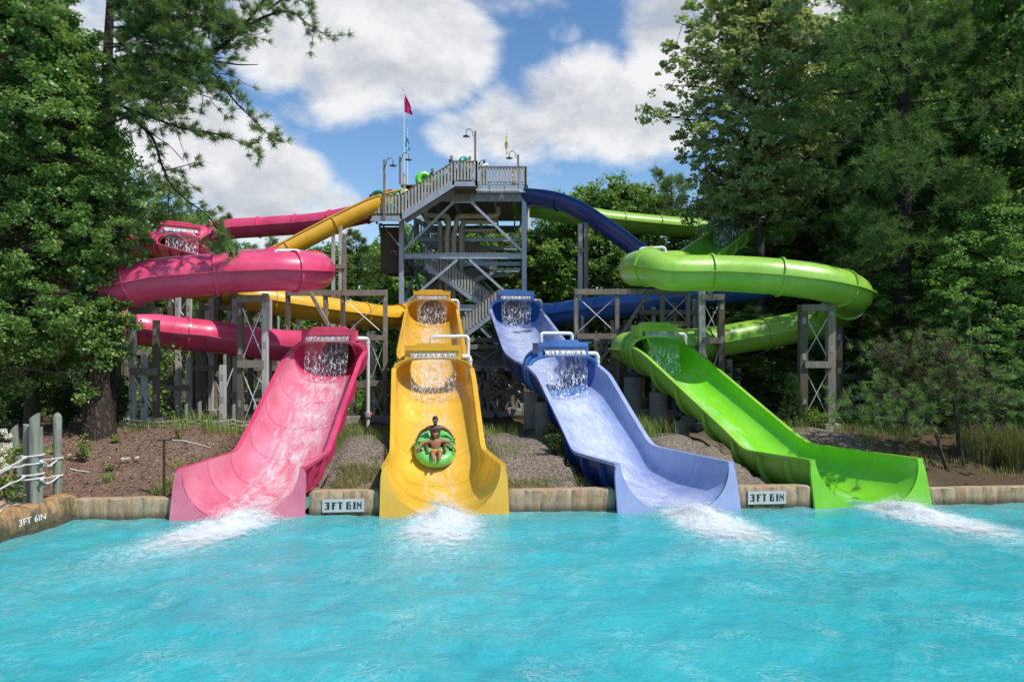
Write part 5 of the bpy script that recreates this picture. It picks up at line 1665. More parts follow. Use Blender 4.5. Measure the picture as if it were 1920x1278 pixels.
small_pine()
for k, (px, top, bot, D, lean, lab) in enumerate(((1832, 545, 830, 26, -.4, 'bare pale dead trunk standing behind the small leaning pine'), (1848, 560, 800, 26.6, .15, 'thinner bare trunk right beside the pale dead trunk'))):
    x0 = tx(px, D); z0 = gz(x0, D); rt = thing('dead_tree', lab, 'tree', (x0, D, z0), 'trees round the slides'); tb = MB(); rl = random.Random(300 + k); zt = tz(top, D)
    P = [Vector((x0 + lean * t + .05 * math.sin(t * 9), D, z0 - .1 + (zt - z0) * t)) for t in (0, .25, .5, .75, 1)]
    tb.tube(P, [.12, .10, .08, .05, .012] if k == 0 else [.06, .05, .04, .03, .008], 7)
    for q in range(14):
        t = .35 + .6 * rl.random(); p = P[0].lerp(P[-1], t); a = rl.uniform(0, 6.28); e = p + Vector((math.cos(a) * rl.uniform(.3, 1.0), math.sin(a) * .4, rl.uniform(.1, .8)))
        tb.tube([p, p.lerp(e, .5) + Vector((0, 0, -.04)), e], [.016, .011, .004], 4, False)
    tb.build('trunk', M['bark_pale'], rt, True)
# background wood: a few crowns, reused turned and scaled
PB = [broadleaf(61, 17, .10, 4.6, 36, 95, .36, M['wood_leaf'], M['bark_dark'], .26, 1.15),
      broadleaf(62, 18, .14, 4.2, 36, 90, .36, M['oak'], M['bark_grey'], .24, 1.1),
      broadleaf(63, 16, .08, 5.0, 36, 95, .36, M['wood_leaf'], M['bark_dark'], .26, 1.2),
      broadleaf(64, 20, .2, 4.6, 40, 95, .34, M['oak_bright'], M['bark_grey'], .28, 1.1)]
PP = [pine(71, 18, .22, 4.4, 44, 14, .55, .05, M['needle_dark'], M['bark_dark'], .25, 26), pine(72, 17, .18, 4.8, 44, 14, .55, .05, M['needle'], M['bark_dark'], .25, 26)]
PB.append(broadleaf(65, 22, .10, 4.6, 64, 170, .20, M['oak_bright'], M['bark_grey'], .28, .85))
PB.append(broadleaf(66, 22, .08, 4.8, 64, 170, .21, M['oak'], M['bark_dark'], .28, .9))
HB = [17.3, 18.3, 16.3, 20.2, 22.2, 22.2]; HP = [18.3, 17.3]
BG = [  # px, D, ytop, kind, label
    (262, 60, 345, 'p0', 'dark pine top just above the highest pink hood'), (318, 56, 335, 'p1', 'round-topped pine left of the pink hood under the cloud'), (375, 62, 378, 'b0', 'leafy tree behind the highest pink hood'),
    (418, 66, 405, 'p0', 'small pine top behind the upper pink tube'), (470, 64, 442, 'b2', 'low leafy tree under the upper pink tube'), (520, 66, 452, 'p1', 'pine below the crossing of pink and yellow flumes'),
    (575, 60, 448, 'b1', 'leafy tree behind the yellow flume'), (622, 62, 440, 'b0', 'leafy tree behind the tall pale posts'), (668, 58, 432, 'p0', 'dark pine filling the gap left of the tower'), (712, 62, 430, 'b2', 'dark leafy tree behind the tower stair boards'),
    (765, 66, 402, 'b1', 'leafy tree seen through the tower left bay'), (835, 66, 408, 'b3', 'leafy tree seen through the tower past the water mains'), (905, 66, 400, 'b0', 'leafy tree seen through the tower right bay'), (960, 62, 408, 'b2', 'leafy tree just behind the right tower column'),
    (1012, 58, 395, 'b3', 'leafy tree between the tower and the tall pale post'), (1055, 60, 372, 'b1', 'leafy tree under the navy flume'), (1098, 56, 322, 'b0', 'bushy treetop rising behind the top of the navy flume'), (1160, 55, 302, 'b3', 'highest round treetop between tower and the grey-green oak'),
    (1215, 57, 320, 'b1', 'leafy treetop behind the upper green tube'), (1262, 54, 325, 'p1', 'pine top just left of the grey-green oak'), (1320, 52, 350, 'b2', 'leafy tree behind the highest green hood'), (1380, 50, 300, 'b0', 'tree behind the trunk of the grey-green oak'),
    (1470, 46, 300, 'b1', 'leafy tree between the grey-green oak and the dark pine'), (1545, 44, 190, 'b4', 'tall leafy tree behind the dark pine boughs'), (1610, 47, -40, 'b5', 'tall dark tree left of the dark pine trunk'), (1750, 40, -160, 'b4', 'sunlit tall tree right of the dark pine trunk'),
    (1840, 36, -200, 'b5', 'tall leafy tree at the right rim of the wood'), (1930, 32, -260, 'b4', 'big leafy tree cut by the right frame edge'), (1660, 52, -60, 'b2', 'dim tree deep behind the dark pine'), (1880, 46, -120, 'b0', 'dim tree deep in the right wood'),
    (1440, 58, 330, 'b2', 'low tree deep behind the green return tube'), (1530, 56, 250, 'b0', 'dim tree behind the tall dark trestle'),
    (-40, 34, 60, 'b4', 'leafy tree behind the frame-edge oak'), (40, 38, 90, 'b5', 'leafy tree deep behind the cut fence posts'), (120, 42, 120, 'b0', 'dim tree behind the slim oak trunk'), (190, 52, 200, 'b2', 'dim tree behind the thick oak trunk'),
    (1700, 31, 470, 'b5', 'low leafy tree behind the small leaning pine'), (1870, 27, 330, 'b5', 'low dark tree above the tall grass clump'), (1600, 38, 400, 'b3', 'young leafy tree behind the shaded trestle'), (1415, 34.6, 560, 'b4', 'small bright-leaved tree under the lower green tube'), (1352, 34.8, 585, 'b4', 'small bright-leaved tree behind the short pale post'),
    (1790, 27.5, 560, 'b5', 'bushy dark tree behind the dead pine twigs'),
]
for i, (px, D, yt, kd, lab) in enumerate(BG):
    x = tx(px, D); z = gz(x, D); k = int(kd[1]); ms = PB[k] if kd[0] == 'b' else PP[k]; H = HB[k] if kd[0] == 'b' else HP[k]
    s = (tz(yt, D) - z) / H; wsc = max(s, .8) if D > 41 else max(.55, s * .95)
    if px < 230: wsc = .62 * s
    plant_tree('wood_tree' if kd[0] == 'b' else 'pine_tree', ms, (x, D, z - .1), lab, rz=i * 1.7, sc=(wsc, wsc, s))
# trees beyond the right frame edge that shade the slope
for i, (x, y, s) in enumerate(((27.5, 24.5, .95), (33, 36, 1.0), (26, 20.5, .7))):
    plant_tree('wood_tree', PB[(i * 2 + 1) % 4], (x, y, gz(x, y)), ['tall tree past the right frame edge shading the wall', 'tall tree past the right frame edge shading the wood', 'smaller tree past the right frame edge by the pool'][i], rz=i * 2.1, sc=s)


def scatter_mass(name, label, boxes, n, leafm, size, seed, per=26, rad=.8):
    r = np.random.default_rng(seed); lf = Leaves(seed)
    for (x0, x1, y0, y1, h0, h1, cnt) in boxes:
        for _ in range(cnt):
            x, y = r.uniform(x0, x1), r.uniform(y0, y1); z = gz(x, y) + h0 + (h1 - h0) * r.random() ** 1.4
            lf.clump((x, y, z), rad * r.uniform(.6, 1.4), per, size, .7)
    return tag(put(name, lf.mesh(name, leafm)), label, 'undergrowth', None, 'stuff')


scatter_mass('undergrowth', 'dim undergrowth filling the wood floor behind the slides', [(-40, -6, 40, 70, 0, 5.0, 560), (-6, 12, 54, 72, 0, 6.0, 330), (10, 45, 38, 70, 0, 5.5, 620)], 0, M['wood_leaf'], .30, 91, 38, .95)
scatter_mass('undergrowth', 'low leafy undergrowth between the trunks close behind the tubes', [(12, 30, 28, 38, 0, 2.2, 150), (-30, -14.5, 28, 40, 0, 3.2, 230), (-14, -7, 36, 44, 0, 1.6, 110)], 0, M['wood_leaf'], .15, 93, 85, .8)
scatter_mass('far_wood', 'far wood closing the view behind all the trees', [(-80, 90, 76, 92, 1, 11.5, 2300), (34, 74, 46, 76, 1, 14, 600), (-70, -32, 30, 74, 0, 16, 700)], 0, M['wood_leaf'], .6, 92, 26, 1.8)


def blades(name, label, areas, mat, seed, kind='stuff', parent=None, cat='grass'):
    r = np.random.default_rng(seed); V = []
    for (fx, n, h0, h1, w) in areas:
        for _ in range(n):
            p = fx(r)
            if p is None: continue
            x, y = p; z = gz(x, y) - .02; h = r.uniform(h0, h1); a = r.uniform(0, 6.28); b = r.uniform(.15, .75) * h
            d = np.array([math.cos(a), math.sin(a), 0]); s = np.array([-d[1], d[0], 0]) * w * r.uniform(.6, 1.3)
            c = np.array([x, y, z]); m = c + d * b * .3 + np.array([0, 0, h * .6]); t = c + d * b + np.array([0, 0, h])
            V.append(np.stack([c - s, c + s, m + s * .7, m - s * .7])); V.append(np.stack([m - s * .7, m + s * .7, t + s * .1, t - s * .1]))
    V = np.concatenate(V).reshape(-1, 3)
    me = np_mesh(name, V, np.arange(len(V)), np.full(len(V) // 4, 4), mat)
    o = put(name, me, parent)
    if parent is None: tag(o, label, cat, None, kind)
    return o


def area(x0, x1, d0, d1, clump=None, thr=.45):
    from mathutils import noise as mn
    def f(r):
        x = r.uniform(x0, x1); y = wall_y(x) + r.uniform(d0, d1)
        if mn.noise(Vector((x * .9, y * .9, 3))) * .5 + .5 < thr: return None
        return x, y
    return f


M['olive_grass'] = leaf('olive_grass_blade', (.05, .07, .02), (.11, .12, .04), .3, (.2, .18, .08), gain=1)
blades('grass', 'tall green grass growing on the bank top between the trestles', [(area(-14, 7, 4.6, 9, thr=.44), 7500, .10, .45, .009), (area(-12, -6.5, 5, 11, thr=.42), 5200, .15, .7, .009), (area(1, 6, 4.4, 8, thr=.36), 4600, .15, .8, .009), (area(-5, 5, 2.6, 5, thr=.56), 2200, .08, .35, .008), (area(8, 22, 4.5, 12, thr=.5), 4500, .15, .5, .010), (area(-18, -9, .6, 5, thr=.68), 1500, .08, .3, .008)], M['grass'], 5)
blades('dry_grass', 'dry yellow grass tufts at the foot of the gravel bank and slope', [(area(-5.4, -3.9, .45, 2.2, thr=.36), 2400, .10, .38, .008), (area(-.2, 3.4, .45, 1.6, thr=.38), 2200, .10, .32, .008), (area(-10.5, -9, .5, 2.5, thr=.5), 900, .1, .35, .008), (area(12, 21, .8, 6, thr=.5), 5000, .1, .4, .008), (area(-5, 5, 2, 5, thr=.6), 1500, .08, .3, .008)], M['drygrass'], 6)


def round_patch(cx, cy, r0):
    def f(r):
        a = r.uniform(0, 6.28); q = r0 * math.sqrt(r.random()); return cx + q * math.cos(a), cy + q * math.sin(a)
    return f


def clump_plant(name, label, px, D, rad, n, h0, h1, mat, seed, cat='grass', w=.012):
    x = tx(px, D); root = thing(name, label, cat, (x, D, gz(x, D)), 'plants on the banks')
    blades('blade_tuft', '', [(round_patch(x, D, rad), n, h0, h1, w)], mat, seed, parent=root)
    return root


clump_plant('ornamental_grass', 'tall arching grass clump at the right end of the wall', 1895, 22.8, .7, 900, .5, 1.5, M['olive_grass'], 15)
clump_plant('ornamental_grass', 'smaller dry grass clump left of the tall arching clump', 1835, 23.3, .6, 700, .5, 1.2, M['drygrass'], 16)
clump_plant('weed_tuft', 'weed tuft at the foot of the rusty post', 300, 19.6, .25, 120, .12, .35, M['grass'], 17)
clump_plant('weed_tuft', 'weed tuft beside the right end of the mulch wall', 325, 20.0, .3, 160, .15, .45, M['drygrass'], 18)
clump_plant('weed_tuft', 'weed tuft in the middle of the mulch bank', 205, 20.4, .2, 80, .1, .25, M['grass'], 19)


def leafy_plant(name, label, px, D, h, rad, n, size, mat, seed, cat='shrub', stems=5):
    x = tx(px, D); z = gz(x, D); root = thing(name, label, cat, (x, D, z), 'plants on the banks'); r = random.Random(seed); sb = MB(); lf = Leaves(seed)
    for k in range(stems):
        t = Vector((x + r.gauss(0, rad * .5), D + r.gauss(0, rad * .5), z + h * r.uniform(.6, 1)))
        sb.tube([(x, D, z - .05), Vector((x, D, z)).lerp(t, .5) + Vector((r.gauss(0, .03), 0, 0)), t], [.015, .011, .005], 4, False)
        for q in range(4):
            lf.clump(Vector((x, D, z)).lerp(t, .35 + .65 * q / 3), rad * .45, n // (stems * 4) + 1, size)
    sb.build('stems', M['bark'], root, True); put('foliage', lf.mesh('foliage', mat), root)
    return root


leafy_plant('sapling', 'yellow-green sapling on the mulch below the big oak', 160, 21.2, .85, .22, 200, .09, M['shrub_light'], 3)
leafy_plant('shrub', 'dark shrub right of the thick oak trunk', 222, 25.5, 1.9, .8, 1600, .13, M['shrub'], 4, stems=8)
leafy_plant('shrub', 'dark shrub left of the thick oak trunk', 125, 25.8, 1.8, 1.1, 1900, .13, M['shrub'], 5, stems=8)
leafy_plant('shrub', 'dim shrub behind the slim oak trunk', 40, 27, 1.8, 1.2, 1700, .14, M['shrub'], 6, stems=8)
leafy_plant('shrub', 'little dark shrub against the blue chute on the gravel', 1040, 22.8, .75, .35, 420, .08, M['shrub'], 7)
leafy_plant('shrub', 'dim shrub beside the trestle footing in the right shade', 1590, 28, .9, .7, 900, .1, M['shrub'], 8)
leafy_plant('shrub', 'low green shrub right of the little cedar', 1530, 27, .9, .5, 600, .09, M['shrub_light'], 9)
leafy_plant('weed', 'broad-leaved weed high on the mulch bank', 215, 22.2, .3, .16, 70, .08, M['shrub_light'], 10)
leafy_plant('weed', 'small weed in the middle of the mulch', 205, 20.9, .22, .14, 60, .07, M['shrub_light'], 11)
leafy_plant('weed', 'small weed between the mulch and the pink chute', 335, 22.4, .4, .18, 90, .07, M['shrub_light'], 12)


def cedar():
    D = 26.5; x = tx(1487, D); z = gz(x, D); root = thing('cedar', 'little feathery cedar beside the green chute', 'tree', (x, D, z), 'plants on the banks'); nd = Needles(44); r = random.Random(44); sb = MB()
    sb.tube([(x, D, z), (x, D, z + 2.0)], [.03, .008], 5)
    for k in range(190):
        q = r.random(); a = r.uniform(0, 6.28); R_ = .62 * (1 - q) ** .8 + .04; e = Vector((x + R_ * math.cos(a) * r.uniform(.5, 1), D + R_ * math.sin(a) * r.uniform(.5, 1), z + .12 + 1.9 * q))
        nd.tuft(e, (math.cos(a), math.sin(a), .9), 14, .2, .016, .45)
    sb.build('trunk', M['bark'], root); put('crown', nd.mesh('crown', M['shrub']), root)


cedar()


def hydrangea():
    D = 18.1; x = tx(-8, D); z = gz(x, D); root = thing('hydrangea', 'hydrangea with cream white flower heads beside the rope fence', 'shrub', (x, D, z), 'plants on the banks'); lf = Leaves(12); r = random.Random(12)
    for k in range(40): lf.clump((x + r.gauss(0, .4), D + r.gauss(0, .35), z + r.uniform(.2, 1.5)), .22, 16, .13)
    put('foliage', lf.mesh('foliage', M['shrub_light']), root)
    for k, (px, py, s) in enumerate(((7, 808, .10), (16, 818, .11), (3, 834, .09), (16, 836, .11), (6, 843, .08), (10, 872, .09), (-12, 812, .11), (-6, 850, .1), (-14, 838, .1), (3, 862, .07))):
        c = W(px, py, D - .5 + .08 * (k % 3)); fl = Leaves(100 + k)
        fl.clump(c, s, 110, .045, .85, .3); put('flower_head', fl.mesh('flower_head', M['petal']), root)


hydrangea()
for k, (px, py, lab) in enumerate(((231, 833, 'small clump of white flowers on the mulch'), (240, 834, 'white flower clump right beside the other on the mulch'), (257, 838, 'single white flower right of the two flower clumps'), (131, 824, 'lone pale flower below the oak on the mulch'))):
    D = 21.2; p = W(px, py, D); fl = Leaves(140 + k); z = gz(p.x, D)
    root = thing('flower', lab, 'flower', (p.x, D, z), 'plants on the banks')
    fl.clump((p.x, D, z + .16), .07, 50, .045, .7); put('flower_head', fl.mesh('flower_head', M['petal']), root)
    MB().tube([(p.x, D, z - .02), (p.x, D, z + .15)], .006, 4).build('stem', M['bark'], root)
# fallen sticks and wood chips on the mulch
def debris():
    r = np.random.default_rng(66); V = []; 
    for _ in range(5200):
        x = r.uniform(-18, -8.6); y = wall_y(x) + r.uniform(.5, 7); z = gz(x, y) + .012
        a = r.uniform(0, 3.14); L = r.uniform(.015, .06); w = L * r.uniform(.2, .5); d = np.array([math.cos(a), math.sin(a), r.normal(0, .35)]); s = np.array([-math.sin(a), math.cos(a), r.normal(0, .3)])
        c = np.array([x, y, z]); V.append(np.stack([c - d * L - s * w, c + d * L - s * w, c + d * L + s * w, c - d * L + s * w]))
    V = np.concatenate(V)
    tag(put('mulch_chips', np_mesh('mulch_chips', V, np.arange(len(V)), np.full(len(V) // 4, 4), M['chip'])), 'loose bark chips on the mulch bank', 'mulch', None, 'stuff')
M['chip'] = leaf('bark_chip', (.06, .032, .022), (.20, .12, .085), .0, (.42, .32, .24), .9, .1, gain=1)
debris()
def stones():
    r = np.random.default_rng(67); V = []; F = []
    base = np.array([[1, 0, 0], [-1, 0, 0], [0, 1, 0], [0, -1, 0], [0, 0, 1], [0, 0, -1.]]); fs = [[0, 2, 4], [2, 1, 4], [1, 3, 4], [3, 0, 4]]
    k = 0
    for _ in range(7000):
        x = r.uniform(-5.6, 4.5); y = wall_y(x) + r.uniform(.6, 5.2); z = gz(x, y); s = r.uniform(.012, .032) * r.uniform(.6, 1.2, 3); q, _u = np.linalg.qr(r.normal(size=(3, 3)))
        V.append((base * s) @ q + np.array([x, y, z + .01])); F += [[a + k for a in f] for f in fs + [[2, 0, 5], [1, 2, 5], [3, 1, 5], [0, 3, 5]]]; k += 6
    tag(put('gravel', np_mesh('gravel', np.concatenate(V), np.array(F), np.full(len(F), 3), M['stone'])), 'loose gravel stones on the bank between the chutes', 'gravel', None, 'stuff')
M['stone'] = leaf('gravel_stone', (.10, .08, .06), (.23, .185, .145), .0, (.40, .35, .29), .9, .2, gain=1)
stones()
for k, (p, lab) in enumerate((([(323, 820), (345, 828), (372, 836), (398, 845)], 'long fallen stick on the mulch near the pink chute'), ([(132, 859), (150, 862), (168, 864)], 'short pale stick left on the mulch'), ([(80, 817), (92, 828), (100, 838)], 'bent dry twig between the fence posts'))):
    pts = []
    for a, b in p:
        D = 20.8 if k else 22.3
        q = W(a, b, D); q.z = gz(q.x, q.y) + .03; pts.append(q)
    tag(MB().tube(pts, [.03, .028, .022, .012][:len(pts)], 6).build('fallen_stick', M['timber_pale'], smooth=True), lab, 'stick')
# ------------------------------------------------------------------ fences, people, rafts
def rope(pts, r=.02, sag=0):
    P = [Vector(p) for p in pts]; out = []
    for a, b in zip(P, P[1:]):
        for k in range(8):
            t = k / 8; out.append(a.lerp(b, t) - Vector((0, 0, sag * 4 * t * (1 - t))))
    out.append(P[-1])
    b = MB(); b.tube(out, r, 6); return b


def ring_rope(c, r, tilt=0):
    b = MB(); b.tube([(c[0] + r * math.cos(a), c[1] + r * math.sin(a), c[2] + tilt * math.cos(a)) for a in [2 * math.pi * k / 14 for k in range(14)]], .024, 6, closed=True); return b


def fence_post(root, x, y, z0, z1, r, slant=0.0, lean=(0, 0), domed=False, seed=0):
    rl = random.Random(seed); n = 14; rows = []; zs = [z0, z0 + (z1 - z0) * .3, z0 + (z1 - z0) * .6, z0 + (z1 - z0) * .85]
    from mathutils import noise as mn
    for i, z in enumerate(zs + [z1]):
        row = []
        for k in range(n):
            a = 2 * math.pi * k / n; q = r * (1 + .10 * mn.noise(Vector((math.cos(a) * 2, math.sin(a) * 2, z * .6 + seed))))
            t = (z - z0) / (z1 - z0)
            zz_ = z + (slant * math.cos(a) if z == z1 else 0)
            row.append((x + lean[0] * t + q * math.cos(a), y + lean[1] * t + q * math.sin(a), zz_))
        rows.append(row)
    if domed:
        for s, dz in ((.85, .06), (.5, .11), (.12, .13)):
            rows.append([(x + lean[0] + r * s * math.cos(2 * math.pi * k / n), y + lean[1] + r * s * math.sin(2 * math.pi * k / n), z1 + dz) for k in range(n)])
    b = MB(); b.grid(rows, wrap=True); b.add(rows[-1], [list(range(n))])
    return b.build('post', M['post_wood'], root, True)


def front_fence():
    root = thing('rope_fence', 'rope fence of mossy cut posts on the deck at the rocky pool edge', 'fence', (-12.6, 17.9, .6))
    D = 17.9; s = D / FP
    def X_(px): return tx(px, D)
    posts = [(52, 797, 18.0, .105, -.04), (65, 780, 17.85, .115, .09), (73, 801, 17.95, .09, .03), (60, 830, 17.72, .10, 0)]
    for k, (px, pt, Dp, r, sl) in enumerate(posts[:3]):
        fence_post(root, tx(px, Dp), Dp, .55, tz(pt, Dp), r, sl, seed=k)
    fence_post(root, tx(107.5, 18.7), 18.7, .55, tz(782, 18.7), .105, 0, domed=True, seed=7)
    fence_post(root, tx(38, 19.4), 19.4, .55, tz(803, 19.4), .10, .11, (tx(26, 19.4) - tx(38, 19.4), 0), seed=9)
    def wd(px, py, Dp): return W(px, py, Dp)
    rc = (tx(62, 17.92), 17.92)
    cx, cy = rc
    for (py, rx) in ((856, .27), (871, .27), (891.5, .26), (899.5, .26)):
        b = MB(); z = tz(py, 17.7); b.tube([(cx + rx * math.cos(a), cy + .2 * math.sin(a), z + .02 * math.cos(a)) for a in [2 * math.pi * k / 18 for k in range(18)]], .024, 6, closed=True); b.build('rope', M['rope'], root, True)
    for py in (858, 890.5): ring_rope((tx(107.5, 18.7), 18.7, tz(py, 18.7)), .125).build('rope', M['rope'], root, True)
    ring_rope((tx(29, 19.4), 19.4, tz(843.5, 19.4)), .12, .02).build('rope', M['rope'], root, True)
    L = [([wd(77, 864, 17.8), wd(86, 869, 18.1), wd(92, 874, 18.3), wd(107, 862, 18.6)], 0), ([wd(77, 862, 17.8), wd(100, 861, 18.6)], .0), ([wd(77, 899, 17.8), wd(87, 907, 18.1), wd(96, 903, 18.4), wd(110, 893, 18.6)], 0), ([wd(77, 897, 17.8), wd(102, 894, 18.6)], 0),
         ([wd(46, 857, 17.75), wd(20, 873, 16.9), wd(-30, 893, 15.8)], .02), ([wd(46, 872, 17.75), wd(20, 876, 16.9), wd(-30, 897, 15.8)], .02), ([wd(46, 893, 17.75), wd(20, 905, 16.9), wd(-30, 928, 15.8)], .03),
         ([wd(29, 845, 19.3), wd(42, 856, 18.5), wd(46, 858, 17.8)], .02), ([wd(29, 844, 19.3), wd(-20, 864, 18.6)], .03), ([wd(30, 874, 19.3), wd(42, 880, 18.2)], .02), ([wd(30, 874, 19.3), wd(-20, 886, 18.6)], .03)]
    for P, sg in L: rope(P, .023, sg).build('rope', M['rope'], root, True)
    for (px, py, Dp) in ((46, 858, 17.7), (77, 865, 17.75), (88, 873, 18.2), (44, 893, 17.7), (78, 899, 17.75), (88, 906, 18.2), (42, 880, 18.1)):
        c = wd(px, py, Dp); b = MB(); b.ball(c, .045, 8, 6, (1.2, 1, .9)); b.build('knot', M['rope'], root, True)


front_fence()


def back_fence():
    D = 25.0; root = thing('rope_fence', 'low rope fence in the tall grass under the pink tubes', 'fence', (tx(340, D), D, gz(tx(340, D), D)))
    px = [(240, 770), (349, 757), (374, 753), (438, 758), (480, 765)]; P = []
    for k, (p, t) in enumerate(px):
        x = tx(p, D); fence_post(root, x, D, gz(x, D) - .1, tz(t, D), .07, .03, seed=20 + k); P.append(x)
    for (a, b) in zip(P, P[1:]):
        for py in (787, 793, 800):
            rope([(a, D - .09, tz(py - (2 if py < 790 else 0), D)), (b, D - .09, tz(py - (2 if py < 790 else 0), D))], .018, .1).build('rope', M['rope'], root, True)


back_fence()
# rusty T bar by the wall
D = 19.25; x = tx(307.5, D); root = thing('marker_post', 'thin rusty T-shaped post standing at the mulch wall', 'post', (x, D, .6))
MB().beam((x, D, .45), (x, D, tz(826, D)), .055, .055).build('shaft', M['rust'], root)
MB().beam((x - .19, D, tz(824.5, D)), (x + .19, D, tz(824.5, D)), .08, .03).build('crossbar', M['rust'], root)
# round notice on the trestle beside the white pipe
c = W(701, 752, 32.8); b = MB(); b.tube([c, c + Vector((0, .03, 0))], .16, 18); root = thing('round_notice', 'small round pale notice on the post beside the white pipe', 'sign', c)
b.build('disc', M['white'], root); q = MB(); q.tube([c - Vector((0, .012, 0)) + Vector((.11 * math.cos(a), 0, .11 * math.sin(a))) for a in [2 * math.pi * k / 16 for k in range(16)]], .014, 5, closed=True); q.build('ring_mark', M['rust'], root)


def skin_body(name, J, E, mat, parent, sub=2):
    names = list(J); me = bpy.data.meshes.new(name)
    me.from_pydata([tuple(J[n][0]) for n in names], [(names.index(a), names.index(b)) for a, b in E], [])
    o = put(name, me, parent, True)
    me.materials.append(mat)
    o.modifiers.new('Skin', 'SKIN'); sm = o.modifiers.new('Sub', 'SUBSURF'); sm.levels = sub; sm.render_levels = sub
    if not me.skin_vertices: me.skin_vertices.new() if hasattr(me.skin_vertices, 'new') else None
    for i, n in enumerate(names):
        r = J[n][1]; r = (r[0] * 1.22, r[1] * 1.22) if hasattr(r, '__len__') else r * 1.22; me.skin_vertices[0].data[i].radius = r if hasattr(r, '__len__') else (r, r)
    me.skin_vertices[0].data[0].use_root = True
    dg = bpy.context.evaluated_depsgraph_get(); dg.update()
    bm_ = bpy.data.meshes.new_from_object(o.evaluated_get(dg)); o.modifiers.clear(); o.data = bm_; bm_.name = name
    bm_.polygons.foreach_set('use_smooth', [True] * len(bm_.polygons))
    if not bm_.materials: bm_.materials.append(mat)
    return o


